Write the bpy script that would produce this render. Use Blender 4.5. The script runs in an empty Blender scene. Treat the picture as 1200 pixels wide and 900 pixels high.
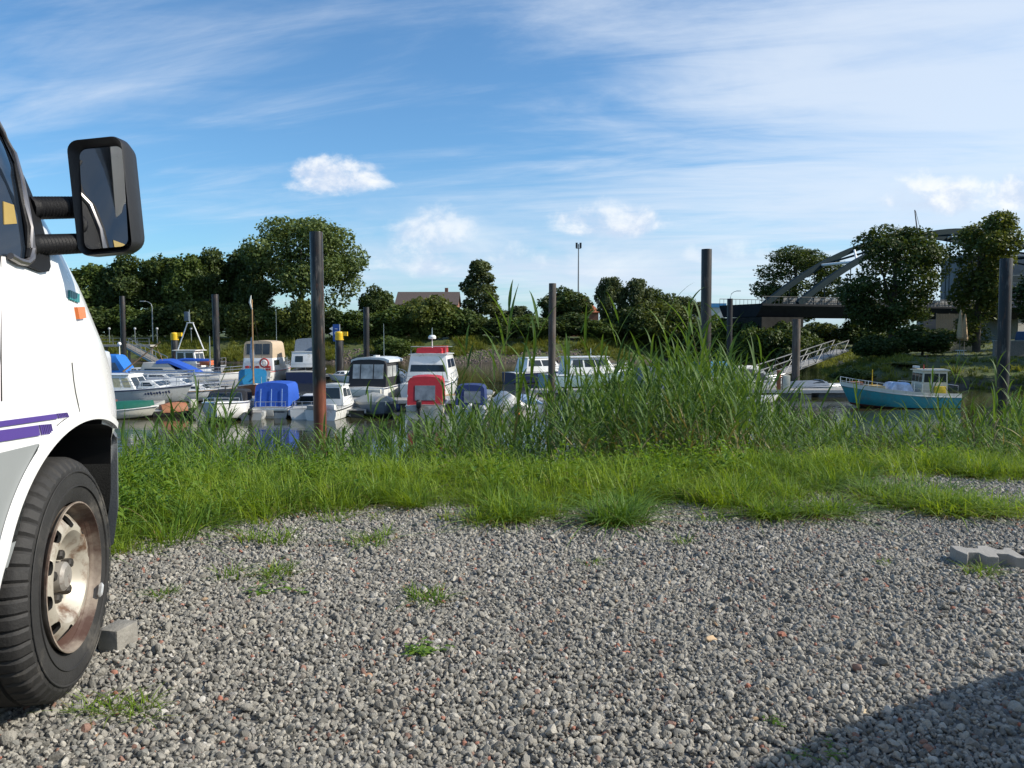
import bpy, bmesh, math, random
import numpy as np
from mathutils import Vector, Matrix, noise as mnoise

R = math.radians
scene = bpy.context.scene
COL = scene.collection

# ---------------------------------------------------------------- camera
CAM_H = 1.02
F_PX = 940.0                     # focal length in pixels of the 1200 px wide photograph
PITCH = math.atan(60.0 / F_PX)   # looking slightly down: horizon a little above the middle
cam_data = bpy.data.cameras.new("camera")
cam_data.lens = F_PX / 1200.0 * 36.0
cam_data.sensor_width = 36.0
cam_data.clip_start = 0.05
cam_data.clip_end = 6000.0
cam = bpy.data.objects.new("camera", cam_data)
COL.objects.link(cam)
cam.location = (0, 0, CAM_H)
cam.rotation_euler = (math.pi / 2 - PITCH, 0, 0)
scene.camera = cam

# ---------------------------------------------------------------- sun, sky, exposure
SUN_ELEV = R(36.0)
SUN_AZ = R(93.0)                 # clockwise from +Y: from the right, a little behind the camera
sun_data = bpy.data.lights.new("sun", 'SUN')
sun_data.energy = 4.5
sun_data.angle = R(0.53)
sun_data.color = (1.0, 0.93, 0.82)
sun = bpy.data.objects.new("sun", sun_data)
COL.objects.link(sun)
_sd = Vector((math.sin(SUN_AZ) * math.cos(SUN_ELEV), math.cos(SUN_AZ) * math.cos(SUN_ELEV), math.sin(SUN_ELEV)))
sun.rotation_euler = _sd.to_track_quat('Z', 'Y').to_euler()
SKY_STRENGTH = 0.10
scene.view_settings.view_transform = 'Standard'
scene.view_settings.look = 'None'
scene.view_settings.gamma = 1.0
scene.view_settings.exposure = 0.42
scene.view_settings.use_curve_mapping = False
try:
    scene.cycles.max_bounces = 8
    scene.cycles.transparent_max_bounces = 8
    scene.cycles.use_denoising = True
except Exception:
    pass


class NT:
    """small helper to wire shader nodes"""
    def __init__(s, tree):
        s.t = tree
        tree.nodes.clear()
    def n(s, typ, **kw):
        nd = s.t.nodes.new(typ)
        for k, v in kw.items():
            setattr(nd, k, v)
        return nd
    def l(s, a, b):
        s.t.links.new(a, b)
    def val(s, sock, v):
        if isinstance(v, bpy.types.NodeSocket):
            s.l(v, sock)
        else:
            sock.default_value = v
    def math(s, op, a, b=0.0, c=None, clamp=False):
        nd = s.n('ShaderNodeMath', operation=op)
        nd.use_clamp = clamp
        s.val(nd.inputs[0], a)
        s.val(nd.inputs[1], b)
        if c is not None:
            s.val(nd.inputs[2], c)
        return nd.outputs[0]
    def mix(s, fac, a, b, typ='RGBA', blend='MIX'):
        nd = s.n('ShaderNodeMix', data_type=typ)
        if typ == 'RGBA':
            nd.blend_type = blend
            s.val(nd.inputs[0], fac); s.val(nd.inputs[6], a); s.val(nd.inputs[7], b)
            return nd.outputs[2]
        s.val(nd.inputs[0], fac); s.val(nd.inputs[2], a); s.val(nd.inputs[3], b)
        return nd.outputs[0]
    def smooth(s, x, lo, hi):
        nd = s.n('ShaderNodeMapRange', interpolation_type='SMOOTHSTEP')
        s.val(nd.inputs[0], x)
        nd.inputs[1].default_value = lo; nd.inputs[2].default_value = hi
        nd.inputs[3].default_value = 0.0; nd.inputs[4].default_value = 1.0
        return nd.outputs[0]
    def noise(s, vec, scale, detail=4.0, rough=0.55, dist=0.0, out=0):
        nd = s.n('ShaderNodeTexNoise')
        if vec is not None:
            s.l(vec, nd.inputs['Vector'])
        nd.inputs['Scale'].default_value = scale
        nd.inputs['Detail'].default_value = detail
        nd.inputs['Roughness'].default_value = rough
        nd.inputs['Distortion'].default_value = dist
        return nd.outputs[out]
    def ramp(s, fac, stops, interp='LINEAR'):
        nd = s.n('ShaderNodeValToRGB')
        nd.color_ramp.interpolation = interp
        el = nd.color_ramp.elements
        while len(el) < len(stops):
            el.new(0.5)
        for e, (p, c) in zip(el, stops):
            e.position = p
            e.color = (c[0], c[1], c[2], 1.0)
        s.val(nd.inputs[0], fac)
        return nd.outputs[0]
    def comb(s, x, y, z):
        nd = s.n('ShaderNodeCombineXYZ')
        s.val(nd.inputs[0], x); s.val(nd.inputs[1], y); s.val(nd.inputs[2], z)
        return nd.outputs[0]


def build_world():
    w = bpy.data.worlds.new("World")
    scene.world = w
    w.use_nodes = True
    N = NT(w.node_tree)
    out = N.n('ShaderNodeOutputWorld')
    bg = N.n('ShaderNodeBackground')
    bg.inputs[1].default_value = SKY_STRENGTH
    N.l(bg.outputs[0], out.inputs[0])
    sky = N.n('ShaderNodeTexSky', sky_type='NISHITA')
    sky.sun_disc = False
    sky.sun_elevation = SUN_ELEV
    sky.sun_rotation = SUN_AZ
    sky.air_density = 1.0
    sky.dust_density = 0.6
    sky.ozone_density = 2.5
    tc = N.n('ShaderNodeTexCoord')
    sep = N.n('ShaderNodeSeparateXYZ')
    N.l(tc.outputs['Generated'], sep.inputs[0])
    x, y, z = sep.outputs
    # slightly richer blue overhead
    col = N.mix(1.0, sky.outputs[0], (0.70, 1.04, 1.24, 1), blend='MULTIPLY')
    # ---- cirrus: a flat sheet of high cloud, seen in perspective
    zz = N.math('ADD', N.math('MAXIMUM', z, 0.0), 0.10)
    px = N.math('DIVIDE', x, zz)
    py = N.math('DIVIDE', y, zz)
    # streaks run along a diagonal
    a = R(-14)
    sx = N.math('ADD', N.math('MULTIPLY', px, math.cos(a)), N.math('MULTIPLY', py, math.sin(a)))
    sy = N.math('SUBTRACT', N.math('MULTIPLY', py, math.cos(a)), N.math('MULTIPLY', px, math.sin(a)))
    v1 = N.comb(N.math('MULTIPLY', sx, 0.34), N.math('MULTIPLY', sy, 0.80), 3.7)
    n1 = N.noise(v1, 1.0, 9.0, 0.60, 1.1)
    v2 = N.comb(N.math('MULTIPLY', px, 0.22), N.math('MULTIPLY', py, 0.22), 8.1)
    n2 = N.noise(v2, 1.0, 3.0, 0.5, 0.3)
    # more veil to the right-hand half of the sky and towards the horizon
    side = N.smooth(N.math('SUBTRACT', x, N.math('MULTIPLY', z, 0.35)), -0.38, 0.32)
    low = N.smooth(z, 0.55, 0.05)
    gate = N.math('ADD', N.math('SUBTRACT', N.math('MULTIPLY', side, 0.40), 0.02), N.math('MULTIPLY', low, 0.18))
    v3 = N.comb(N.math('MULTIPLY', sx, 0.95), N.math('MULTIPLY', sy, 3.6), 1.9)
    n3 = N.noise(v3, 1.0, 8.0, 0.62, 0.8)
    n1 = N.math('ADD', n1, N.math('MULTIPLY', N.math('SUBTRACT', n3, 0.5), 0.62))
    c1 = N.math('ADD', N.math('ADD', n1, N.math('MULTIPLY', N.math('SUBTRACT', n2, 0.5), 0.75)), gate)
    cir = N.math('MULTIPLY', N.smooth(c1, 0.56, 1.12), 0.74)
    up = N.smooth(z, 0.0, 0.06)
    cir = N.math('MULTIPLY', cir, up)
    col = N.mix(cir, col, (6.2, 6.8, 7.6, 1))
    # ---- low grey-white band of distant cloud near the horizon
    yy = N.math('MAXIMUM', y, 0.05)
    u = N.math('DIVIDE', x, yy)
    v = N.math('DIVIDE', z, yy)
    vb = N.comb(N.math('MULTIPLY', u, 5.0), N.math('MULTIPLY', v, 13.0), 1.3)
    nb = N.noise(vb, 1.0, 6.0, 0.55, 0.2)
    band = N.math('MULTIPLY', N.smooth(v, 0.22, 0.06), N.smooth(nb, 0.30, 0.62))
    band = N.math('MULTIPLY', band, N.smooth(u, -0.42, -0.1))
    front = N.smooth(y, 0.05, 0.3)
    band = N.math('MULTIPLY', N.math('MULTIPLY', band, front), 0.78)
    shade = N.mix(N.smooth(nb, 0.5, 0.75), (4.6, 5.6, 7.0, 1), (6.6, 7.0, 7.6, 1))
    col = N.mix(band, col, shade)
    # ---- cumulus
    vc = N.comb(N.math('MULTIPLY', u, 19.0), N.math('MULTIPLY', v, 25.0), 5.0)
    nc = N.noise(vc, 1.0, 7.0, 0.6, 0.25)
    vl = N.comb(N.math('ADD', N.math('MULTIPLY', u, 19.0), -0.3), N.math('ADD', N.math('MULTIPLY', v, 25.0), -0.4), 5.0)
    nl = N.noise(vl, 1.0, 7.0, 0.6, 0.25)
    relief = N.math('SUBTRACT', nc, nl)     # billows brighter on their sunward, upper side
    for (cx, cy, ax, ay, k) in [(398, 216, 58, 26, 1.0), (372, 203, 34, 16, .9), (505, 282, 52, 36, .7), (488, 312, 48, 22, .6),
                                (716, 266, 66, 26, .85), (1096, 238, 62, 30, .9), (1190, 232, 40, 30, .8), (612, 308, 46, 20, .5), (860, 300, 60, 16, .4)]:
        u0 = (cx - 600) / F_PX
        v0 = (390 - cy) / F_PX
        du = N.math('DIVIDE', N.math('SUBTRACT', u, u0), ax * 1.28 / F_PX)
        dv = N.math('DIVIDE', N.math('SUBTRACT', v, v0), ay * 1.35 / F_PX)
        dv2 = N.math('MULTIPLY', dv, N.math('ADD', 1.0, N.math('MULTIPLY', N.math('LESS_THAN', dv, 0.0), 0.8)))
        r2 = N.math('ADD', N.math('MULTIPLY', du, du), N.math('MULTIPLY', dv2, dv2))
        m = N.math('ADD', N.math('SUBTRACT', 0.75, r2), N.math('MULTIPLY', N.math('SUBTRACT', nc, 0.5), 2.4))
        m = N.math('MULTIPLY', N.math('MULTIPLY', N.smooth(m, -0.05, 0.85), front), k * 0.9)
        lit = N.smooth(N.math('ADD', N.math('MULTIPLY', dv, 0.4), N.math('MULTIPLY', relief, 3.5)), -0.5, 0.7)
        cc = N.mix(lit, (4.7, 5.5, 6.9, 1), (7.7, 7.8, 7.9, 1))
        col = N.mix(m, col, cc)
    N.l(col, bg.inputs[0])

build_world()

# ---------------------------------------------------------------- projection helpers (photo pixel -> world point)
_cp, _sp = math.cos(PITCH), math.sin(PITCH)

def ray(px, py):
    a = (px - 600.0) / F_PX
    b = (450.0 - py) / F_PX
    return Vector((a, _cp + b * _sp, -_sp + b * _cp))

def at(px, py, Y):
    d = ray(px, py)
    return Vector((0, 0, CAM_H)) + d * (Y / d.y)

def onz(px, py, z=0.0):
    d = ray(px, py)
    return Vector((0, 0, CAM_H)) + d * ((z - CAM_H) / d.z)

# ---------------------------------------------------------------- object helpers
def tag(o, label=None, cat=None, group=None, kind=None):
    if label: o['label'] = label
    if cat: o['category'] = cat
    if group: o['group'] = group
    if kind: o['kind'] = kind
    return o

def empty(name, loc, rz=0.0):
    o = bpy.data.objects.new(name, None)
    o.empty_display_size = 0.2
    COL.objects.link(o)
    o.location = loc
    o.rotation_euler = (0, 0, rz)
    return o

def thing(name, label, cat, loc, rz=0.0, group=None):
    return tag(empty(name, loc, rz), label, cat, group)

def copy_tree(o, parent=None):
    c = o.copy()
    COL.objects.link(c)
    if parent is not None:
        c.parent = parent
    for ch in list(o.children):
        copy_tree(ch, c)
    return c


class MB:
    def __init__(s):
        s.v = []; s.f = []; s.m = []
    def add(s, verts, faces, mi=0):
        k = len(s.v)
        s.v.extend([tuple(p) for p in verts])
        s.f.extend([tuple(i + k for i in f) for f in faces])
        s.m.extend([mi] * len(faces))
        return s
    def box(s, c, size, rot=None, mi=0, top=1.0):
        hx, hy, hz = size[0] / 2, size[1] / 2, size[2] / 2
        pts = []
        for dz in (-1, 1):
            k = top if dz > 0 else 1.0
            for dx, dy in ((-1, -1), (1, -1), (1, 1), (-1, 1)):
                pts.append(Vector((dx * hx * k, dy * hy * k, dz * hz)))
        if rot is not None:
            if not isinstance(rot, Matrix):
                rot = Matrix.Rotation(rot, 3, 'Z')
            pts = [rot @ p for p in pts]
        c = Vector(c)
        return s.add([p + c for p in pts], [(0, 3, 2, 1), (4, 5, 6, 7), (0, 1, 5, 4), (1, 2, 6, 5), (2, 3, 7, 6), (3, 0, 4, 7)], mi)
    def loft(s, rings, closed=True, cap=True, mi=0):
        n = len(rings[0])
        verts = [p for r in rings for p in r]
        faces = []
        for i in range(len(rings) - 1):
            for j in range(n if closed else n - 1):
                a = i * n + j; b = i * n + (j + 1) % n
                faces.append((a, b, b + n, a + n))
        if cap and closed:
            faces.append(tuple(reversed(range(n))))
            faces.append(tuple((len(rings) - 1) * n + j for j in range(n)))
        return s.add(verts, faces, mi)
    def tube(s, pts, r, seg=8, mi=0, cap=True):
        pts = [Vector(p) for p in pts]
        rings = []
        up = Vector((0, 0, 1))
        for i, p in enumerate(pts):
            d = (pts[min(i + 1, len(pts) - 1)] - pts[max(i - 1, 0)])
            d.normalize()
            a = d.cross(up if abs(d.z) < 0.95 else Vector((1, 0, 0)))
            a.normalize()
            b = a.cross(d)
            rr = r[i] if isinstance(r, (list, tuple)) else r
            rings.append([p + a * (rr * math.cos(t)) + b * (rr * math.sin(t)) for t in [2 * math.pi * k / seg for k in range(seg)]])
        return s.loft(rings, True, cap, mi)
    def lathe(s, prof, seg=24, c=(0, 0, 0), axis='z', mi=0, cap=False):
        c = Vector(c)
        rings = []
        for (r, h) in prof:
            ring = []
            for k in range(seg):
                t = 2 * math.pi * k / seg
                p = Vector((r * math.cos(t), r * math.sin(t), h))
                if axis == 'x': p = Vector((p.z, p.x, p.y))
                elif axis == 'y': p = Vector((p.x, p.z, p.y))
                ring.append(c + p)
            rings.append(ring)
        return s.loft(rings, True, cap, mi)
    def prism(s, poly, d, mi=0):
        """poly: list of 3-D points (planar), d: offset vector"""
        n = len(poly)
        d = Vector(d)
        v = [Vector(p) for p in poly] + [Vector(p) + d for p in poly]
        f = [tuple(reversed(range(n))), tuple(range(n, 2 * n))]
        for i in range(n):
            j = (i + 1) % n
            f.append((i, j, j + n, i + n))
        return s.add(v, f, mi)
    def sphere(s, c, r, seg=12, mi=0, sz=1.0):
        rings = []
        k = max(4, seg // 2)
        for i in range(k + 1):
            t = math.pi * i / k
            rr = max(r * math.sin(t), 1e-4)
            rings.append([Vector(c) + Vector((rr * math.cos(q), rr * math.sin(q), -r * sz * math.cos(t))) for q in [2 * math.pi * j / seg for j in range(seg)]])
        return s.loft(rings, True, True, mi)
    def build(s, name, mats, parent=None, smooth=40, bevel=0.0, loc=None, rz=None):
        me = bpy.data.meshes.new(name)
        me.from_pydata(s.v, [], s.f)
        if not isinstance(mats, (list, tuple)): mats = [mats]
        for m in mats: me.materials.append(m)
        if any(s.m):
            me.polygons.foreach_set('material_index', s.m)
        bm = bmesh.new(); bm.from_mesh(me)
        bmesh.ops.remove_doubles(bm, verts=bm.verts, dist=1e-5)
        bmesh.ops.recalc_face_normals(bm, faces=bm.faces)
        if bevel > 0:
            ed = [e for e in bm.edges if e.is_manifold and e.calc_face_angle(0) > R(35)]
            bmesh.ops.bevel(bm, geom=ed, offset=bevel, segments=2, affect='EDGES', profile=0.6, clamp_overlap=True)
        bm.to_mesh(me); bm.free()
        if smooth:
            me.shade_smooth()
            me.set_sharp_from_angle(angle=R(smooth))
        o = bpy.data.objects.new(name, me)
        COL.objects.link(o)
        if parent is not None: o.parent = parent
        if loc is not None: o.location = loc
        if rz is not None: o.rotation_euler = (0, 0, rz)
        return o


def np_mesh(name, V, F, mats, tint=None, parent=None, link=True, smooth=False):
    """V (n,3), F (m,k) with k = 3 or 4; tint per face"""
    me = bpy.data.meshes.new(name)
    V = np.asarray(V, dtype=np.float32); F = np.asarray(F, dtype=np.int32)
    k = F.shape[1]
    me.vertices.add(len(V)); me.vertices.foreach_set('co', V.ravel())
    me.loops.add(F.size); me.loops.foreach_set('vertex_index', F.ravel())
    me.polygons.add(len(F))
    me.polygons.foreach_set('loop_start', np.arange(0, F.size, k, dtype=np.int32))
    if not isinstance(mats, (list, tuple)): mats = [mats]
    for m in mats: me.materials.append(m)
    me.update(calc_edges=True)
    if tint is not None:
        at_ = me.attributes.new('tint', 'FLOAT', 'FACE')
        at_.data.foreach_set('value', np.asarray(tint, dtype=np.float32))
    if smooth:
        me.shade_smooth()
    o = bpy.data.objects.new(name, me)
    if link: COL.objects.link(o)
    if parent is not None: o.parent = parent
    return o

# ---------------------------------------------------------------- materials
_mats = {}

def M(name, col, rough=0.5, metal=0.0, var=0.12, scale=6.0, bump=0.0, bscale=40.0, coat=0.0, dirt=None, dirt_amt=0.0, dirt_scale=3.0, spec=0.5, streak=False):
    if name in _mats: return _mats[name]
    m = bpy.data.materials.new(name)
    m.use_nodes = True
    N = NT(m.node_tree)
    out = N.n('ShaderNodeOutputMaterial')
    p = N.n('ShaderNodeBsdfPrincipled')
    N.l(p.outputs[0], out.inputs[0])
    tc = N.n('ShaderNodeTexCoord')
    vec = tc.outputs['Object']
    if streak:
        mp = N.n('ShaderNodeMapping'); mp.inputs['Scale'].default_value = (1, 1, 0.15)
        N.l(vec, mp.inputs[0]); vec = mp.outputs[0]
    n = N.noise(vec, scale, 5.0, 0.6)
    lo = tuple(c * (1 - var) for c in col); hi = tuple(min(1, c * (1 + var)) for c in col)
    c = N.ramp(n, [(0.3, lo), (0.7, hi)])
    if dirt is not None:
        dn = N.smooth(N.noise(vec, dirt_scale, 7.0, 0.65, 0.3), 0.62 - 0.35 * dirt_amt, 0.78 - 0.2 * dirt_amt)
        c = N.mix(dn, c, (*dirt, 1))
    N.l(c, p.inputs['Base Color'])
    rn = N.math('ADD', rough - 0.08, N.math('MULTIPLY', n, 0.16), clamp=True)
    N.l(rn, p.inputs['Roughness'])
    p.inputs['Metallic'].default_value = metal
    p.inputs['Specular IOR Level'].default_value = spec
    p.inputs['Coat Weight'].default_value = coat
    p.inputs['Coat Roughness'].default_value = 0.08
    if bump > 0:
        b = N.n('ShaderNodeBump'); b.inputs['Strength'].default_value = bump; b.inputs['Distance'].default_value = 0.02
        N.l(N.noise(vec, bscale, 5.0, 0.6), b.inputs['Height'])
        N.l(b.outputs[0], p.inputs['Normal'])
    _mats[name] = m
    return m


def leaf_mat(name, dark, light, trans=0.35, rough=0.55, objvar=0.25, tcol=None):
    if name in _mats: return _mats[name]
    m = bpy.data.materials.new(name); m.use_nodes = True
    N = NT(m.node_tree)
    out = N.n('ShaderNodeOutputMaterial')
    a = N.n('ShaderNodeAttribute'); a.attribute_name = 'tint'
    oi = N.n('ShaderNodeObjectInfo')
    f = N.math('ADD', N.math('MULTIPLY', a.outputs['Fac'], 1.0 - objvar), N.math('MULTIPLY', oi.outputs['Random'], objvar), clamp=True)
    mid = tuple((x + y) / 2 for x, y in zip(dark, light))
    c = N.ramp(f, [(0.05, dark), (0.5, mid), (0.95, light)])
    p = N.n('ShaderNodeBsdfPrincipled')
    N.l(c, p.inputs['Base Color']); p.inputs['Roughness'].default_value = rough
    p.inputs['Specular IOR Level'].default_value = 0.25
    t = N.n('ShaderNodeBsdfTranslucent')
    tc = N.mix(1.0, c, tcol or (1.35, 1.25, 0.5, 1), blend='MULTIPLY')
    N.l(tc, t.inputs[0])
    mx = N.n('ShaderNodeMixShader'); mx.inputs[0].default_value = trans
    N.l(p.outputs[0], mx.inputs[1]); N.l(t.outputs[0], mx.inputs[2])
    N.l(mx.outputs[0], out.inputs[0])
    _mats[name] = m
    return m


def scatter(name, pts, rots, scls, protos, label, parent=None):
    """one 'stuff' object: prototypes instanced on points by geometry nodes"""
    me = bpy.data.meshes.new(name)
    pts = np.asarray(pts, dtype=np.float32)
    me.vertices.add(len(pts)); me.vertices.foreach_set('co', pts.ravel())
    a = me.attributes.new('rot', 'FLOAT_VECTOR', 'POINT'); a.data.foreach_set('vector', np.asarray(rots, dtype=np.float32).ravel())
    a = me.attributes.new('scl', 'FLOAT_VECTOR', 'POINT'); a.data.foreach_set('vector', np.asarray(scls, dtype=np.float32).ravel())
    a = me.attributes.new('idx', 'INT', 'POINT'); a.data.foreach_set('value', np.random.RandomState(len(pts)).randint(0, len(protos), len(pts)).astype(np.int32))
    o = bpy.data.objects.new(name, me); COL.objects.link(o)
    g = bpy.data.node_groups.new(name + ' scatter', 'GeometryNodeTree')
    g.interface.new_socket('Geometry', in_out='INPUT', socket_type='NodeSocketGeometry')
    g.interface.new_socket('Geometry', in_out='OUTPUT', socket_type='NodeSocketGeometry')
    nd = g.nodes; L = g.links.new
    gi = nd.new('NodeGroupInput'); go = nd.new('NodeGroupOutput')
    m2p = nd.new('GeometryNodeMeshToPoints')
    L(gi.outputs[0], m2p.inputs[0])
    g2i = nd.new('GeometryNodeGeometryToInstance')
    for pr in reversed(protos):
        oi = nd.new('GeometryNodeObjectInfo'); oi.inputs[0].default_value = pr
        L(oi.outputs['Geometry'], g2i.inputs[0])
    iop = nd.new('GeometryNodeInstanceOnPoints')
    L(m2p.outputs[0], iop.inputs['Points']); L(g2i.outputs[0], iop.inputs['Instance'])
    iop.inputs['Pick Instance'].default_value = True
    def attr(nm, typ):
        n_ = nd.new('GeometryNodeInputNamedAttribute'); n_.data_type = typ; n_.inputs[0].default_value = nm
        return n_.outputs['Attribute']
    L(attr('idx', 'INT'), iop.inputs['Instance Index'])
    e2r = nd.new('FunctionNodeEulerToRotation'); L(attr('rot', 'FLOAT_VECTOR'), e2r.inputs[0])
    L(e2r.outputs[0], iop.inputs['Rotation']); L(attr('scl', 'FLOAT_VECTOR'), iop.inputs['Scale'])
    L(iop.outputs[0], go.inputs[0])
    md = o.modifiers.new('scatter', 'NODES'); md.node_group = g
    tag(o, label, None, None, 'stuff')
    return o
# ================================================================ terrain, water
WATER_Z = -3.9
rng = np.random.RandomState(7)
random.seed(7)

def sstep(x, a, b):
    t = np.clip((np.asarray(x, dtype=float) - a) / (b - a), 0, 1)
    return t * t * (3 - 2 * t)

def vnoise(x, y, f, seed=0):
    """cheap smooth noise for numpy arrays"""
    x = np.asarray(x, dtype=float); y = np.asarray(y, dtype=float)
    s = 0
    for k, (a, b, c) in enumerate([(1.0, 0.3, .5), (-.6, .9, .27), (.35, -1.2, .17), (1.9, 1.3, .09), (-2.3, 1.7, .06)]):
        s = s + c * np.sin((a * x + b * y) * f * 1.7 + 1.3 * seed + k * 2.1) * np.cos((b * x - a * y) * f * 1.3 + .7 * seed + k)
    return s

def z_near(x, y):
    y = np.asarray(y, dtype=float)
    yc = y - 5.6 - 0.5 * np.sin(x * .35)
    z = np.where(yc > 0, -0.30 * yc - 0.02 * np.minimum(yc, 6) ** 2, 0.0)
    return np.maximum(z, -5.2)

def d_far(x, y):
    return y - 131.0 - np.maximum(0, x - 14) * 0.62

def d_right(x, y):
    return np.minimum(y - 70.0 + 0.02 * np.maximum(x - 40, 0), (x - 27.5 - (y - 70) * 0.36) * 0.94)

def terrain(x, y):
    x = np.asarray(x, dtype=float); y = np.asarray(y, dtype=float)
    zn = z_near(x, y)
    d1 = d_far(x, y)
    z1 = np.where(d1 > 0, -4.0 + np.minimum(d1, 9) * (3.75 / 9), -5.2) + sstep(d1, 8, 30) * 0.5
    z1 = z1 + np.where(d1 > 0, vnoise(x, y, .5, 3) * .2 * sstep(d1, 1, 5), 0)
    d2 = d_right(x, y)
    z2 = np.where(d2 > 0, -4.1 + 2.3 * sstep(d2, 0, 9) + 1.6 * sstep(d2, 9, 45), -5.2)
    z2 = z2 + np.where(d2 > 0, vnoise(x, y, .7, 5) * .12, 0)
    return np.maximum(np.maximum(zn, z1), z2)

def gz(x, y):
    return float(terrain(x, y))

def axis_pts(segs):
    out = []
    for a, b, n in segs:
        out.extend(np.linspace(a, b, n, endpoint=False))
    out.append(segs[-1][1])
    return np.array(out)

xs = axis_pts([(-3000, -300, 12), (-300, -100, 30), (-100, -12, 110), (-12, 14, 80), (14, 110, 130), (110, 300, 30), (300, 3000, 12)])
ys = axis_pts([(-400, -10, 8), (-10, 3, 13), (3, 18, 70), (18, 66, 24), (66, 150, 130), (150, 260, 50), (260, 600, 12), (600, 4500, 10)])
GX, GY = np.meshgrid(xs, ys)
GZ = terrain(GX, GY)
nx, ny = len(xs), len(ys)
Vt = np.stack([GX.ravel(), GY.ravel(), GZ.ravel()], 1)
ii = (np.arange(ny - 1)[:, None] * nx + np.arange(nx - 1)[None, :]).ravel()
Ft = np.stack([ii, ii + 1, ii + nx + 1, ii + nx], 1)

def ground_material():
    m = bpy.data.materials.new("meadow_earth"); m.use_nodes = True
    N = NT(m.node_tree)
    out = N.n('ShaderNodeOutputMaterial'); p = N.n('ShaderNodeBsdfPrincipled'); N.l(p.outputs[0], out.inputs[0])
    geo = N.n('ShaderNodeNewGeometry')
    pos = geo.outputs['Position']
    sep = N.n('ShaderNodeSeparateXYZ'); N.l(pos, sep.inputs[0])
    n = N.noise(pos, 1.2, 7, .65)
    n2 = N.noise(pos, .16, 4, .6)
    g = N.ramp(n, [(.3, (.03, .048, .012)), (.5, (.055, .085, .018)), (.72, (.10, .115, .03))])
    g2 = N.ramp(n, [(.3, (.04, .055, .014)), (.7, (.095, .105, .03))])
    g = N.mix(N.smooth(n2, .42, .6), g, g2)
    mud = N.ramp(n, [(.3, (.03, .025, .018)), (.7, (.085, .07, .05))])
    f = N.smooth(N.math('ADD', sep.outputs[2], N.math('MULTIPLY', n, .9)), -3.3, -2.4)
    N.l(N.mix(f, mud, g), p.inputs['Base Color'])
    p.inputs['Roughness'].default_value = .9
    b = N.n('ShaderNodeBump'); b.inputs['Strength'].default_value = .8; b.inputs['Distance'].default_value = .12
    N.l(N.noise(pos, 3.5, 6, .7), b.inputs['Height']); N.l(b.outputs[0], p.inputs['Normal'])
    return m

ground = np_mesh('ground', Vt, Ft, ground_material(), smooth=True)
tag(ground, 'grassy ground with river banks and meadow', 'ground', None, 'structure')

def water_material():
    m = bpy.data.materials.new("river_water"); m.use_nodes = True
    N = NT(m.node_tree)
    out = N.n('ShaderNodeOutputMaterial'); p = N.n('ShaderNodeBsdfPrincipled'); N.l(p.outputs[0], out.inputs[0])
    geo = N.n('ShaderNodeNewGeometry'); pos = geo.outputs['Position']
    N.l(N.ramp(N.noise(pos, .08, 3, .5), [(.3, (.028, .03, .014)), (.7, (.045, .042, .02))]), p.inputs['Base Color'])
    p.inputs['Roughness'].default_value = .04
    p.inputs['IOR'].default_value = 1.33
    mp = N.n('ShaderNodeMapping'); mp.inputs['Scale'].default_value = (.55, 1.5, 1); N.l(pos, mp.inputs[0])
    h = N.math('ADD', N.noise(mp.outputs[0], 1.1, 4, .55, .3), N.math('MULTIPLY', N.noise(mp.outputs[0], 5.0, 2, .5), .12))
    b = N.n('ShaderNodeBump'); b.inputs['Strength'].default_value = .2; b.inputs['Distance'].default_value = .06
    N.l(h, b.inputs['Height']); N.l(b.outputs[0], p.inputs['Normal'])
    return m

wm = MB()
wm.add([(-600, 12, WATER_Z), (600, 12, WATER_Z), (600, 420, WATER_Z), (-600, 420, WATER_Z)], [(0, 1, 2, 3)])
water = wm.build('water', water_material(), smooth=0)
tag(water, 'dark brown green river water of the marina', 'water', None, 'structure')

# ================================================================ gravel
# grass edge as seen: photo pixel points on the ground
_edge = [(0, 690), (60, 672), (135, 652), (190, 645), (250, 628), (330, 612), (420, 606), (500, 600), (560, 612), (640, 618), (720, 612), (800, 606), (870, 596), (930, 588), (1000, 574), (1080, 568), (1200, 562), (1300, 560)]
_ep = [onz(a, b, 0.0) for a, b in _edge]
_ex = np.array([-14.0] + [p.x for p in _ep] + [16.0]); _ey = np.array([_ep[0].y] + [p.y for p in _ep] + [_ep[-1].y])

def y_edge(x):
    return np.interp(x, _ex, _ey) + 0.12 * np.sin(np.asarray(x) * 5.1) * np.sin(np.asarray(x) * 2.3 + 1) + 0.09 * np.sin(np.asarray(x) * 11.3 + 2) * np.sin(np.asarray(x) * 3.7)

def gravel_ground_material():
    m = bpy.data.materials.new("gravel_bed"); m.use_nodes = True
    N = NT(m.node_tree)
    out = N.n('ShaderNodeOutputMaterial'); p = N.n('ShaderNodeBsdfPrincipled'); N.l(p.outputs[0], out.inputs[0])
    geo = N.n('ShaderNodeNewGeometry'); pos = geo.outputs['Position']
    v = N.n('ShaderNodeTexVoronoi'); v.inputs['Scale'].default_value = 55; N.l(pos, v.inputs['Vector'])
    sp = N.n('ShaderNodeSeparateColor'); N.l(v.outputs['Color'], sp.inputs[0])
    c = N.ramp(sp.outputs[0], [(0, (.07, .066, .06)), (.5, (.14, .135, .12)), (.9, (.22, .21, .19))])
    N.l(c, p.inputs['Base Color']); p.inputs['Roughness'].default_value = .85
    b = N.n('ShaderNodeBump'); b.invert = True; b.inputs['Strength'].default_value = .9; b.inputs['Distance'].default_value = .012
    N.l(v.outputs['Distance'], b.inputs['Height']); N.l(b.outputs[0], p.inputs['Normal'])
    return m

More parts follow.
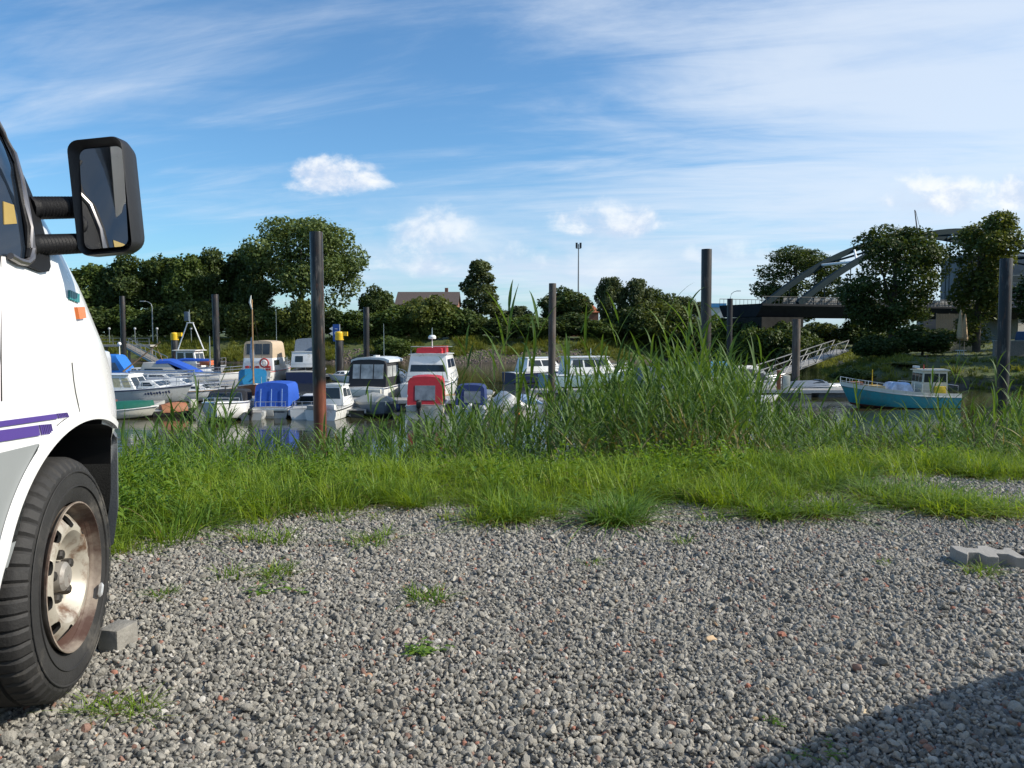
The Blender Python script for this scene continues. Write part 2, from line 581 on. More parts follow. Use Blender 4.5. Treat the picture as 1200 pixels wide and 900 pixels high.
ex = np.linspace(-13, 15, 120)
gm = MB()
gv = []; gf = []
for i, x in enumerate(ex):
    gv += [(x, -14, .004), (x, float(y_edge(x)) + .12, .004)]
    if i: gf.append((2 * i - 2, 2 * i, 2 * i + 1, 2 * i - 1))
gm.add(gv, gf)
gravel_bed = gm.build('gravel_lot', gravel_ground_material(), smooth=0)
tag(gravel_bed, 'grey gravel parking lot by the marina', 'gravel lot', None, 'structure')

def stone_material():
    m = bpy.data.materials.new("gravel_stone"); m.use_nodes = True
    N = NT(m.node_tree)
    out = N.n('ShaderNodeOutputMaterial'); p = N.n('ShaderNodeBsdfPrincipled'); N.l(p.outputs[0], out.inputs[0])
    oi = N.n('ShaderNodeObjectInfo')
    c = N.ramp(oi.outputs['Random'], [(0, (.15, .143, .125)), (.2, (.275, .263, .23)), (.4, (.21, .207, .187)), (.55, (.37, .35, .302)), (.7, (.305, .288, .25)), (.82, (.45, .425, .37)),
                                      (.90, (.25, .23, .20)), (.935, (.27, .15, .11)), (.955, (.36, .135, .085)), (.963, (.26, .25, .235)), (.98, (.54, .52, .48)), (.993, (.43, .29, .17))], 'CONSTANT')
    tc = N.n('ShaderNodeTexCoord')
    n = N.noise(tc.outputs['Object'], 1.6, 5, .7)
    c = N.mix(1.0, c, N.ramp(n, [(.3, (.78, .78, .78)), (.7, (1.15, 1.13, 1.1))]), blend='MULTIPLY')
    gp_ = N.n('ShaderNodeNewGeometry')
    dust = N.smooth(N.noise(gp_.outputs['Position'], .9, 4, .6), .38, .68)
    c = N.mix(N.math('MULTIPLY', dust, .26), c, (.31, .288, .24, 1))
    N.l(c, p.inputs['Base Color']); p.inputs['Roughness'].default_value = .75
    b = N.n('ShaderNodeBump'); b.inputs['Strength'].default_value = .4; b.inputs['Distance'].default_value = .1
    N.l(N.noise(tc.outputs['Object'], 3.5, 4, .7), b.inputs['Height']); N.l(b.outputs[0], p.inputs['Normal'])
    return m

def stone_proto(name, seed, mat, sub=2):
    r_ = random.Random(seed)
    bm = bmesh.new()
    bmesh.ops.create_icosphere(bm, subdivisions=sub, radius=1.0)
    off = Vector((r_.uniform(-50, 50), r_.uniform(-50, 50), r_.uniform(-50, 50)))
    # broken stone: cut by a few planes, then roughen
    planes = []
    for k in range(9):
        n = Vector((r_.gauss(0, 1), r_.gauss(0, 1), r_.gauss(0, 1))).normalized()
        planes.append((n, r_.uniform(.5, .82)))
    sc = Vector((r_.uniform(.8, 1.25), r_.uniform(.65, .95), r_.uniform(.5, .8)))
    for v in bm.verts:
        p = v.co.copy()
        for n, d in planes:
            e = p.dot(n) - d
            if e > 0: p -= n * e * .985
        p *= 1 + .12 * mnoise.noise(p * 1.7 + off)
        v.co = Vector((p.x * sc.x, p.y * sc.y, p.z * sc.z))
    me = bpy.data.meshes.new(name); bm.to_mesh(me); bm.free()
    me.shade_smooth(); me.set_sharp_from_angle(angle=R(35))
    me.materials.append(mat)
    return bpy.data.objects.new(name, me)

SM = stone_material()
stones = [stone_proto('stone', 100 + k, SM) for k in range(12)]
NST = 255000
yy = np.sqrt(rng.uniform(1.45 ** 2, 6.4 ** 2, NST * 2))
xx = rng.uniform(-1, 1, NST * 2) * (0.66 * yy + 0.9)
keep = (yy < y_edge(xx) + .35 + rng.uniform(-.2, .15, len(xx))) | ((xx > 4.2) & (yy < 6.1))
xx, yy = xx[keep], yy[keep]
k_ = min(len(xx), NST); xx, yy = xx[:k_], yy[:k_]
sz = np.clip(rng.lognormal(math.log(.0073), .34, k_), .0042, .022)
low_ = vnoise(xx, yy, 1.6, 2) * .006
zz_ = .004 + sz * rng.uniform(.05, .70, k_) + np.maximum(low_, -.004)
rot = rng.uniform(0, 2 * math.pi, (k_, 3)); rot[:, 0] *= .15; rot[:, 1] *= .15
gravel = scatter('gravel', np.stack([xx, yy, zz_], 1), rot, np.stack([sz * rng.uniform(.85, 1.15, k_) for _ in range(3)], 1), stones,
                 'loose grey gravel with scattered red and white stones')
gravel['category'] = 'gravel'

# ================================================================ grasses
def blade_arrays(r_, n, rad, hmin, hmax, width, lean, seg=4, curl=1.0, flat=0.0):
    V = []; F = []; T = []
    for k in range(n):
        a = r_.uniform(0, 2 * math.pi); rr = rad * math.sqrt(r_.random())
        bx, by = rr * math.cos(a), rr * math.sin(a)
        h = r_.uniform(hmin, hmax)
        d = a + r_.gauss(0, 1.2)
        ln = abs(r_.gauss(lean, lean * .5)) + flat
        w = width * r_.uniform(.6, 1.3)
        t0 = r_.random()
        tw = r_.uniform(0, math.pi)
        base = len(V)
        for i in range(seg + 1):
            t = i / seg
            out = ln * h * (t ** (1.4)) * 1.0
            up = h * (t - .42 * ln * curl * t * t)
            cx, cy = bx + math.cos(d) * out, by + math.sin(d) * out
            ww = w * (1 - t ** 2) * .5 + .0002
            q = d + math.pi / 2 + .5 * math.sin(tw + t)
            V.append((cx - math.cos(q) * ww, cy - math.sin(q) * ww, up)); V.append((cx + math.cos(q) * ww, cy + math.sin(q) * ww, up))
            if i:
                b = base + 2 * i
                F.append((b - 2, b - 1, b + 1, b)); T.append(np.clip(t0 * .7 + .3 * t, 0, 1))
    return V, F, T

GRASS = leaf_mat('grass_blade', (.050, .125, .011), (.31, .415, .045), trans=.40, rough=.5, objvar=.45)
GRASS_DARK = leaf_mat('grass_dark_blade', (.03, .085, .012), (.16, .27, .038), trans=.3, rough=.5, objvar=.4)
DRYG = leaf_mat('grass_dry', (.16, .12, .05), (.32, .26, .11), trans=.3, rough=.6, objvar=.4)
WEED = leaf_mat('weed_leaf', (.05, .12, .014), (.18, .29, .04), trans=.4, rough=.45, objvar=.4)

def grass_proto(name, seed, n, rad, hmin, hmax, width, lean, mat=GRASS, dry=0, seeds=0):
    r_ = random.Random(seed)
    V, F, T = blade_arrays(r_, n, rad, hmin, hmax, width, lean)
    mi = [0] * len(F)
    if dry:
        v2, f2, t2 = blade_arrays(r_, dry, rad * 1.2, hmin * .5, hmax * .8, width * .8, lean * 1.7)
        k = len(V); V += v2; F += [tuple(i + k for i in f) for f in f2]; T += t2; mi += [1] * len(f2)
    o = np_mesh(name, V, F, [mat, DRYG], T, link=False, smooth=True)
    o.data.polygons.foreach_set('material_index', np.array(mi, dtype=np.int32))
    return o

tufts_short = [grass_proto('tuft', 20 + k, 34, .08, .05, .15, .0055, .95, dry=6) for k in range(5)]
tufts_mid = [grass_proto('tuft', 40 + k, 34, .09, .10, .28, .006, .85, mat=GRASS_DARK if k in (2, 5) else GRASS, dry=4) for k in range(6)]
tufts_tall = [grass_proto('tuft', 60 + k, 28, .10, .24, .60, .0075, .6, mat=GRASS_DARK if k > 1 else GRASS, dry=3) for k in range(5)]

def weed_proto(name, seed):
    r_ = random.Random(seed); V = []; F = []; T = []
    for s_ in range(r_.randint(3, 5)):
        h = r_.uniform(.12, .36); a0 = r_.uniform(0, 6.28); lx, ly = r_.gauss(0, .06), r_.gauss(0, .06)
        nl = int(h / .035)
        for k in range(nl):
            t = (k + 1) / nl; z = h * t
            a = a0 + k * 2.4
            L = r_.uniform(.05, .10) * (1.15 - .6 * t); w = L * r_.uniform(.38, .55)
            px_, py_ = lx * (1 + t), ly * (1 + t)
            el = r_.uniform(-.1, .6)
            ca, sa = math.cos(a), math.sin(a)
            b = len(V)
            for i, (u, ww) in enumerate([(0, .12), (.3, .9), (.6, .85), (1, .04)]):
                cx = px_ + ca * u * L; cy = py_ + sa * u * L; cz = z + el * L * u - .5 * L * u * u
                V.append((cx - sa * w * .5 * ww, cy + ca * w * .5 * ww, cz + .012 * ww)); V.append((cx, cy, cz)); V.append((cx + sa * w * .5 * ww, cy - ca * w * .5 * ww, cz + .012 * ww))
                if i:
                    q = b + 3 * i
                    F += [(q - 3, q - 2, q + 1, q), (q - 2, q - 1, q + 2, q + 1)]; T += [r_.uniform(.2, 1)] * 2
    return np_mesh(name, V, F, [WEED], T, link=False, smooth=True)

weeds = [weed_proto('weed', 80 + k) for k in range(5)]

def spread(n, x0, x1, y0, y1, f):
    x = rng.uniform(x0, x1, n); y = rng.uniform(y0, y1, n)
    k = rng.uniform(0, 1, n) < f(x, y)
    return x[k], y[k]

def place(name, x, y, s, protos, label, cat, zup=None, tilt=.12, zsq=None):
    n = len(x)
    rot = np.stack([rng.normal(0, tilt, n), rng.normal(0, tilt, n), rng.uniform(0, 6.283, n)], 1)
    z = terrain(x, y) - .004
    zsq = 1.0 if zsq is None else zsq
    sc = np.stack([s, s, s * zsq], 1)
    o = scatter(name, np.stack([x, y, z], 1), rot, sc, protos, label)
    o['category'] = cat
    return o

# verge: short mown-looking grass in front, getting longer towards the crest
def fv(x, y):
    d = y - y_edge(x)
    pat = .5 + vnoise(x, y, 1.9, 1) * .9 + vnoise(x, y, 4.5, 6) * .5
    return np.where(np.abs(x) < .68 * y + .8, sstep(d, -.25, .45) * np.clip(pat * 1.2 - .15 + sstep(d, 0.15, 1.0) * .8, 0, 1), 0)
x, y = spread(34000, -7.5, 8.5, 3.2, 8.6, fv)
place('verge_grass', x, y, rng.uniform(.5, 1.4, len(x)) * (.80 + .40 * vnoise(x, y, 1.6, 9) + .25 * vnoise(x, y, 5.0, 3)), tufts_short + tufts_mid[:2], 'short yellow green grass along the gravel edge', 'grass')
def fm(x, y):
    d = y - y_edge(x)
    clump = .12 + 1.0 * sstep(vnoise(x, y, 2.4, 4) + .5 * vnoise(x, y, 6, 7), -.1, .6)
    return np.where(np.abs(x) < .68 * y + .8, sstep(d, -.02, .5) * clump * (1 - .4 * sstep(y, 7, 9)), 0)
x, y = spread(14000, -8.5, 9.5, 3.4, 10.0, fm)
place('meadow_grass', x, y, rng.uniform(.45, 1.05, len(x)) * (1.0 - .2 * sstep(x, 1.0, 5.0)) * (.95 + .45 * vnoise(x, y, 1.8, 12) + .3 * vnoise(x, y, 4.6, 5)), tufts_mid, 'longer bright green meadow grass on the bank top', 'grass')
# tussocks: arching clumps that break up the verge
tussocks = [grass_proto('tussock', 140 + k, 150, .10, .08, .30, .0065, 1.15, mat=GRASS_DARK if k in (0, 2) else GRASS, dry=14) for k in range(5)]
def fz(x, y):
    d = y - y_edge(x)
    return np.where(np.abs(x) < .68 * y + .8, sstep(d, -.15, .1) * (1 - .5 * sstep(d, 1.2, 3)) * (.35 + .65 * sstep(vnoise(x, y, 1.5, 14), -.2, .4)), 0)
x, y = spread(2100, -7.5, 9, 3.4, 9.5, fz)
place('grass_tussocks', x, y, rng.uniform(.4, 1.05, len(x)) * (1.0 - .25 * sstep(x, 1.0, 5.0)), tussocks, 'arching bright green grass clumps on the verge', 'grass', zsq=rng.uniform(.65, 1.1, len(x)))
def ft(x, y):
    d = y - y_edge(x)
    return np.where(np.abs(x) < .68 * y + .8, sstep(d, 1.9, 3.2) * (.35 + .65 * sstep(vnoise(x, y, 1.3, 8), -.2, .5)), 0)
x, y = spread(12000, -10, 11, 5.0, 12.5, ft)
place('bank_grass', x, y, rng.uniform(.7, 1.35, len(x)), tufts_tall, 'tall dark green grass on the bank slope', 'grass')

# weeds mostly at the left by the van, fewer elsewhere
def fw(x, y):
    d = y - y_edge(x)
    return np.where(np.abs(x) < .68 * y + .6, sstep(d, .2, .8) * (.9 * sstep(-x, 1.0, 2.2) + .34), 0)
x, y = spread(4600, -7, 8, 3.6, 9.0, fw)
place('bank_weeds', x, y, rng.uniform(.35, 1.0, len(x)), weeds, 'broad leaved green weeds among the grass', 'weeds')

# loose tufts on the gravel, each one a thing
def loose_tuft(px, py, s, protos, label, k, flat=1.0, n=1, cat='grass tuft'):
    s = s * (.82 if py > 625 else 1.0)
    p = onz(px, py, 0)
    r_ = random.Random(int(px * 7 + py))
    vs = []; fs = []; ts = []; ms = []
    for q in range(n):
        pr = protos[(k + q) % len(protos)].data
        vv = np.empty(len(pr.vertices) * 3, dtype=np.float32); pr.vertices.foreach_get('co', vv); vv = vv.reshape(-1, 3)
        a = r_.uniform(0, 6.28); ca, sa = math.cos(a), math.sin(a)
        ox, oy = (0, 0) if n == 1 else (r_.gauss(0, .09) * s * 1.6, r_.gauss(0, .05) * s)
        w = np.stack([(vv[:, 0] * ca - vv[:, 1] * sa) * s + ox, (vv[:, 0] * sa + vv[:, 1] * ca) * s + oy, vv[:, 2] * s * flat + .01], 1)
        ff = np.array([tuple(f.vertices) for f in pr.polygons], dtype=np.int32)
        tt = np.empty(len(pr.polygons), dtype=np.float32); pr.attributes['tint'].data.foreach_get('value', tt)
        mm = np.empty(len(pr.polygons), dtype=np.int32); pr.polygons.foreach_get('material_index', mm)
        fs.append(ff + sum(len(v) for v in vs)); vs.append(w); ts.append(tt); ms.append(mm)
    o = np_mesh('grass_tuft', np.concatenate(vs), np.concatenate(fs), [protos[k % len(protos)].data.materials[0], DRYG], np.concatenate(ts), smooth=True)
    o.data.polygons.foreach_set('material_index', np.concatenate(ms))
    o.location = (p.x, p.y, 0)
    tag(o, label, cat, 'loose grass tufts on the gravel')
    return o

loose_tuft(525, 703, .9, tufts_short, 'wide flat yellow green tuft alone in the middle of the gravel', 0, .62, 3)
loose_tuft(496, 767, .5, weeds, 'small dark green weed patch on the gravel below the wide tuft', 1, .22, 3)
loose_tuft(693, 664, .7, tufts_short, 'tiny yellowish tuft on the gravel nearest the centre', 2, .6, 1)
loose_tuft(328, 640, 1.0, tufts_mid, 'round tuft of long green blades just off the verge beside the van', 1, .62, 3)
loose_tuft(398, 640, 1.0, tufts_mid, 'low spreading green tuft on gravel between round tuft and verge', 3, .45, 3)
loose_tuft(310, 676, .95, tufts_short, 'loose yellow green patch of short grass below the round tuft', 3, .8, 4)
loose_tuft(184, 702, .7, tufts_short, 'small thin tuft on the gravel in front of the van wheel', 4, .6, 2)
loose_tuft(112, 838, .75, tufts_short, 'olive brown tuft on the gravel right beside the van tyre', 0, .5, 4)
loose_tuft(332, 700, .6, weeds, 'tiny dark weed on the gravel beneath the loose grass patch', 2, .3, 2)
loose_tuft(1130, 673, .8, tufts_short, 'yellow green tuft growing against the concrete paver', 1, .7, 3)
loose_tuft(800, 640, .8, tufts_short, 'small upright tuft on the gravel just below the verge', 2, .9, 1)
loose_tuft(1035, 663, .5, tufts_short, 'faint brownish tuft on the gravel left of the paver', 3, .5, 1)
loose_tuft(912, 608, 1.0, tussocks, 'thick low green clump spilling from the verge onto the gravel', 4, .6, 4)
loose_tuft(655, 619, 1.0, tussocks, 'dark green bushy clump at the centre of the gravel edge', 0, .8, 2)
loose_tuft(772, 615, 1.0, tussocks, 'tall dark clump on the gravel edge right of the bushy one', 2, .9, 2)
loose_tuft(910, 852, .28, weeds, 'single small leafy weed near the dark shadow on the gravel', 3, .35, 1)
loose_tuft(955, 896, .3, weeds, 'leafy weed inside the dark shadow at the bottom of the gravel', 4, .3, 2)
# the long patch of grass lying on the gravel at the right
for q, (px_, py_) in enumerate([(1060, 588), (1085, 594), (1110, 598), (1135, 602), (1160, 606), (1045, 580)]):
    loose_tuft(px_, py_, 1.15, tufts_mid, 'sprawling grass clump of the long patch above the concrete paver', q, .5, 10)

# ---- reeds
def reed_arrays(seed, H=1.8):
    r_ = random.Random(seed); V = []; F = []; T = []
    lx, ly = r_.gauss(-.05, .10), r_.gauss(0, .08)
    def stem(t):
        return np.array([lx * t * t * H, ly * t * t * H, H * t])
    seg = 6
    for i in range(seg + 1):
        t = i / seg * .97; p = stem(t); rr = .0042 * (1 - .7 * t)
        for k in range(3):
            V.append((p[0] + rr * math.cos(k * 2.094), p[1] + rr * math.sin(k * 2.094), p[2]))
        if i:
            b = 3 * i
            for k in range(3):
                F.append((b - 3 + k, b - 3 + (k + 1) % 3, b + (k + 1) % 3, b + k)); T.append(.35)
    nl = r_.randint(11, 15)
    a = r_.uniform(0, 6.28)
    for k in range(nl):
        t = .16 + .83 * (k / (nl - 1)) ** .9
        p = stem(t)
        a += math.pi + r_.gauss(0, .5)
        L = r_.uniform(.40, .66) * (1.0 - .35 * abs(t - .55)); w = r_.uniform(.020, .034)
        el = R(r_.uniform(48, 76)) if t > .75 else R(r_.uniform(35, 68))
        droop = r_.uniform(.2, .85)
        ca, sa = math.cos(a), math.sin(a)
        base = len(V); s_ = 6; t0 = r_.uniform(.15, .95)
        hx = hz = 0.0
        for i in range(s_ + 1):
            u = i / s_
            an = el - droop * u * u * 1.3
            if i:
                hx += math.cos(an) * L / s_; hz += math.sin(an) * L / s_
            ww = w * .5 * min(1.0, .35 + 2.6 * u) * (1 - u ** 2.2) + .0003
            fold = ww * .35
            V.append((p[0] + ca * hx - sa * ww, p[1] + sa * hx + ca * ww, p[2] + hz + fold))
            V.append((p[0] + ca * hx, p[1] + sa * hx, p[2] + hz))
            V.append((p[0] + ca * hx + sa * ww, p[1] + sa * hx - ca * ww, p[2] + hz + fold))
            if i:
                b = base + 3 * i
                F += [(b - 3, b - 2, b + 1, b), (b - 2, b - 1, b + 2, b + 1)]; T += [t0, t0]
    return V, F, T

REED = leaf_mat('reed_leaf', (.036, .085, .017), (.145, .235, .053), trans=.36, rough=.58, objvar=.3)
reed_protos = []
REED_DRY = leaf_mat('reed_dry', (.13, .11, .05), (.30, .25, .12), trans=.25, rough=.6, objvar=.3)
for k in range(10):
    V, F, T = reed_arrays(300 + k)
    reed_protos.append(np_mesh('reed', V, F, [REED, REED_DRY], T, link=False, smooth=True))
    # old lower leaves and stems have dried to tan
    rp_ = random.Random(k)
    nst_ = 18
    mi_ = [1 if (i < nst_ and k % 3 == 0) else 0 for i in range(len(F))]
    for i in range(nst_, len(F), 12):
        if (i - nst_) / len(F) < .30 and rp_.random() < .28:
            for q_ in range(i, min(i + 12, len(F))): mi_[q_] = 1
    reed_protos[-1].data.polygons.foreach_set('material_index', np.array(mi_, dtype=np.int32))

def reed_top(px):
    """upper outline of the reed bed in the photograph"""
    return np.interp(px, [120, 160, 200, 240, 300, 360, 420, 470, 520, 560, 600, 640, 680, 720, 760, 800, 840, 880, 910, 940, 980, 1020, 1080, 1140, 1200, 1300],
                     [530, 512, 486, 470, 502, 500, 494, 482, 478, 466, 464, 455, 440, 425, 412, 402, 400, 425, 462, 478, 476, 480, 476, 468, 458, 455])

def reed_density(px):
    return np.interp(px, [120, 180, 230, 300, 400, 470, 520, 560, 640, 700, 780, 880, 905, 930, 1000, 1100, 1200, 1300],
                     [.2, .35, .6, .3, .5, .7, .7, .6, .65, .9, 1, .95, .95, .9, .75, .55, .55, .6])
n = 2500
ry = rng.uniform(6.2, 11.5, n); rpx = rng.uniform(120, 1290, n)
kk = rng.uniform(0, 1, n) < reed_density(rpx) * (.6 + .4 * sstep(ry, 6.2, 7.5))
ry, rpx = ry[kk], rpx[kk]
rx = (rpx - 600) / F_PX * ry
rz = terrain(rx, ry)
ztop = CAM_H + (390 - (reed_top(rpx) + np.abs(rng.normal(0, 44, len(rpx))))) / F_PX * ry
hh = np.clip(ztop - rz, .35, 2.9)
sc = hh / 1.95
reeds = scatter('reed_bed', np.stack([rx, ry, rz], 1), np.stack([rng.normal(0, .09, len(rx)), rng.normal(-.05, .1, len(rx)), rng.uniform(0, 6.283, len(rx))], 1),
                np.stack([np.clip(sc, .55, 1.25)] * 2 + [sc], 1), reed_protos, 'dense green reed bed along the river bank')
reeds['category'] = 'reeds'
# single tall reeds that stand above the bed
tall = [(586, 345, 7.4), (598, 372, 7.6), (612, 366, 7.9), (566, 378, 7.2), (556, 395, 7.0), (711, 362, 7.4), (722, 372, 7.8), (700, 392, 7.5), (738, 402, 8.0), (752, 396, 7.3),
        (778, 388, 7.0), (796, 366, 7.1), (806, 372, 7.4), (836, 348, 6.8), (828, 366, 7.0), (846, 372, 7.2), (862, 384, 7.3), (872, 398, 7.0), (818, 392, 7.9), (768, 404, 7.7),
        (668, 402, 7.4), (684, 414, 7.6), (652, 418, 7.8), (640, 428, 7.2), (528, 438, 7.3), (512, 446, 7.6), (540, 430, 7.8), (470, 440, 7.5), (452, 452, 7.2), (390, 440, 7.6),
        (226, 448, 6.9), (238, 440, 7.1), (250, 454, 7.2), (214, 462, 7.3), (1090, 438, 7.0), (1118, 424, 6.9), (1112, 450, 7.2), (1166, 420, 6.6), (1180, 432, 6.8), (1150, 446, 7.0), (1010, 452, 7.4), (960, 462, 7.5)]
for k, (px_, pt_, Y_) in enumerate(tall):
    top = at(px_, pt_, Y_); g = gz(top.x, Y_)
    o = bpy.data.objects.new('reed', reed_protos[k % 10].data); COL.objects.link(o)
    s_ = (top.z - g) / 1.92
    o.location = (top.x, Y_, g); o.scale = (min(s_, 1.15), min(s_, 1.15), s_); o.rotation_euler = (random.gauss(0, .04), random.gauss(-.02, .05), random.uniform(0, 6.28))
    tag(o, 'tall slender reed standing above the reed bed', 'reed', 'tall reeds on the bank')

# ---- far bank growth and stones
def far_tuft(name, seed, mat):
    r_ = random.Random(seed)
    V, F, T = blade_arrays(r_, 26, .45, .35, 1.0, .10, .5, seg=2)
    return np_mesh(name, V, F, mat, T, link=False)
FARG = leaf_mat('bank_herb', (.06, .095, .015), (.24, .245, .05), trans=.35, rough=.6, objvar=.6)
far_protos = [far_tuft('herb', 500 + k, FARG) for k in range(5)]
n = 11000
fx = rng.uniform(-100, 70, n); fd = rng.uniform(.8, 12, n) ** 1.0
fy = 131 + np.maximum(0, fx - 14) * .62 + fd
patch = (fx > -28) & (fx < 12)
kk = (~patch | (fd > 4.0 + vnoise(fx, fy, .4, 2) * 2)) & (rng.uniform(0, 1, n) < .55 + vnoise(fx, fy, .25, 4))
fx, fy, fd = fx[kk], fy[kk], fd[kk]
place('far_bank_herbs', fx, fy, rng.uniform(.6, 1.25, len(fx)) * (.75 + .5 * sstep(vnoise(fx, fy, .3, 7), -.3, .5)), far_protos, 'rough green and yellow herbs along the far bank', 'herbs', tilt=.2)
n = 5200
fx = rng.uniform(27, 90, n); fy = rng.uniform(69, 150, n)
d2 = d_right(fx, fy)
kk = (d2 > .5) & (d2 < 40) & (rng.uniform(0, 1, n) < np.where(d2 < 10, .9, .45))
fx, fy, d2 = fx[kk], fy[kk], d2[kk]
place('right_bank_herbs', fx, fy, rng.uniform(.35, .8, len(fx)) * np.where(d2 < 9, 1.2, .45), far_protos, 'long grass on the shaded bank below the big trees', 'herbs', tilt=.2)
RIP = M('riprap_stone', (.15, .115, .10), .85, var=.5, scale=.9)
rips = [stone_proto('riprap', 700 + k, RIP, 1) for k in range(5)]
n = 1500
fx = rng.uniform(-30, 14, n); fd = rng.uniform(.2, 5.2, n); fy = 131 + fd
place('riprap', fx, fy, rng.uniform(.12, .3, n), rips, 'dark reddish riprap stones at the far water edge', 'riprap')
# ================================================================ trees
BARK = M('bark', (.075, .06, .045), .9, var=.3, scale=3, bump=.5, bscale=8)
LEAF_DARK = leaf_mat('leaf_dark', (.026, .046, .013), (.088, .122, .030), trans=.25)
LEAF_MID = leaf_mat('leaf_mid', (.036, .064, .015), (.115, .160, .036), trans=.28)
LEAF_POPLAR = leaf_mat('leaf_poplar', (.05, .085, .024), (.18, .23, .075), trans=.28)
LEAF_BIRCH = leaf_mat('leaf_grey', (.036, .056, .020), (.125, .15, .058), trans=.25)
LEAF_OLIVE = leaf_mat('leaf_olive', (.045, .070, .017), (.165, .19, .044), trans=.28)

def lobes_round(seed, w, h, n, z0=.25, spread_=.62, size=(.24, .4)):
    """lobes of a crown of unit-ish size: list of (centre, radii)"""
    r_ = random.Random(seed)
    L = [((0, 0, h * (z0 + (1 - z0) * .5)), (w * .33, w * .33, h * (1 - z0) * .36))]
    for k in range(n):
        a = r_.uniform(0, 6.283); u = r_.uniform(-1, 1)
        q = math.sqrt(1 - u * u)
        c = (w * .5 * spread_ * q * math.cos(a), w * .5 * spread_ * q * math.sin(a), h * (z0 + (1 - z0) * (.5 + .5 * u * .66)))
        s_ = r_.uniform(*size) * w * .5
        L.append((c, (s_ * r_.uniform(.9, 1.25), s_ * r_.uniform(.9, 1.25), s_ * r_.uniform(.7, 1.0))))
    return L

def crown(name, seed, lobes, n, leaf, mat, inner=.35, link=False):
    r_ = np.random.RandomState(seed)
    w = np.array([max(r[0] * r[1] + r[0] * r[2], 1e-3) for c, r in lobes]); w = w / w.sum()
    li = r_.choice(len(lobes), n, p=w)
    C = np.array([c for c, r in lobes])[li]; Rr = np.array([r for c, r in lobes])[li]
    lt = r_.uniform(-.22, .22, len(lobes))[li]
    d = r_.normal(0, 1, (n, 3)); d /= np.linalg.norm(d, axis=1)[:, None]
    rad = 1 - inner * np.abs(r_.normal(0, .55, n)); rad = np.clip(rad, .1, 1.1)
    # ragged outline: sprays of twigs reach out
    sp = np.sin(d[:, 0] * 11 + li) * np.sin(d[:, 1] * 8 - li * 2) * np.sin(d[:, 2] * 7 + li * 3)
    rad *= 1 + .3 * sp
    P = C + d * Rr * rad[:, None]
    keep = P[:, 2] > .02
    P = P[keep]; d = d[keep]; lt = lt[keep]; n = len(P)
    nr = d * .7 + r_.normal(0, .75, (n, 3)) + np.array([0, 0, .35]); nr /= np.linalg.norm(nr, axis=1)[:, None]
    t = np.cross(nr, r_.normal(0, 1, (n, 3))); t /= np.linalg.norm(t, axis=1)[:, None]
    b = np.cross(nr, t)
    s = leaf * r_.uniform(.5, 1.35, n)[:, None]
    t = t * s; b = b * s * r_.uniform(.5, .95, n)[:, None]
    # a leaf spray: bent kite of two triangles
    bend = nr * s * .25
    V = np.stack([P - t, P + b * .8 + bend, P + t * 1.1, P - b * .9 + bend * .3], 1).reshape(-1, 3)
    F = np.arange(4 * n).reshape(n, 4)
    tint = np.clip(.5 + lt + r_.normal(0, .2, n), 0, 1)
    return np_mesh(name, V, F, mat, tint, link=link)

def trunk_mb(h, r, lobes, seed, n=6, lean=0.0):
    r_ = random.Random(seed); m = MB()
    top = h
    m.tube([(0, 0, -.3), (lean * .3, 0, top * .3), (lean * .7, .02 * h, top * .65), (lean, 0, top)], [r * 1.25, r, r * .7, r * .3], 8)
    for c, rr in lobes[1:n + 1]:
        z0 = min(top * r_.uniform(.35, .8), max(c[2] * .8, .3))
        p0 = Vector((lean * z0 / max(h, .1), 0, z0)); p1 = Vector(c)
        mid = p0.lerp(p1, .5) + Vector((0, 0, -.06 * h * r_.random()))
        m.tube([p0, mid, p1], [r * .42, r * .28, r * .1], 5)
    return m

_tree_cache = {}

def tree_kind(key, seed, w, h, nl, n, leaf, mat, z0=.2, trunk_h=.6, tr=.02, spread_=.62, size=(.24, .4), lobes=None, inner=.35):
    lb = lobes or lobes_round(seed, w, h, nl, z0, spread_, size)
    c = crown('crown', seed, lb, n, leaf, mat, inner)
    t = trunk_mb(h * trunk_h, h * tr, lb, seed).build('trunk', BARK, smooth=60)
    COL.objects.unlink(t)
    _tree_cache[key] = (w, h, c.data, t.data)

def put_tree(key, px, top, Y, wpx, name, label, cat='tree', group=None, base=None, rz=None, sink=0.0):
    w, h, cm, tm = _tree_cache[key]
    p = at(px, top, Y)
    g = gz(p.x, Y) if base is None else base
    H = p.z - g + sink
    W = wpx * (1.32 if 'bush' in key else 1.22) / F_PX * Y
    root = thing(name, label, cat, (p.x, Y, g - sink), rz if rz is not None else random.uniform(0, 6.28), group)
    for nm, me in (('crown', cm), ('trunk', tm)):
        o = bpy.data.objects.new(nm, me); COL.objects.link(o); o.parent = root
        o.scale = (W / w, W / w, H / h)
    return root

tree_kind('row', 11, 11, 17, 16, 15000, .30, LEAF_DARK, z0=.0, trunk_h=.7, size=(.26, .42))
tree_kind('row2', 12, 10, 17, 18, 15000, .30, LEAF_MID, z0=.0, trunk_h=.7, size=(.22, .4))
tree_kind('row3', 19, 10, 17, 14, 15000, .30, LEAF_DARK, z0=.02, trunk_h=.7, size=(.28, .45))
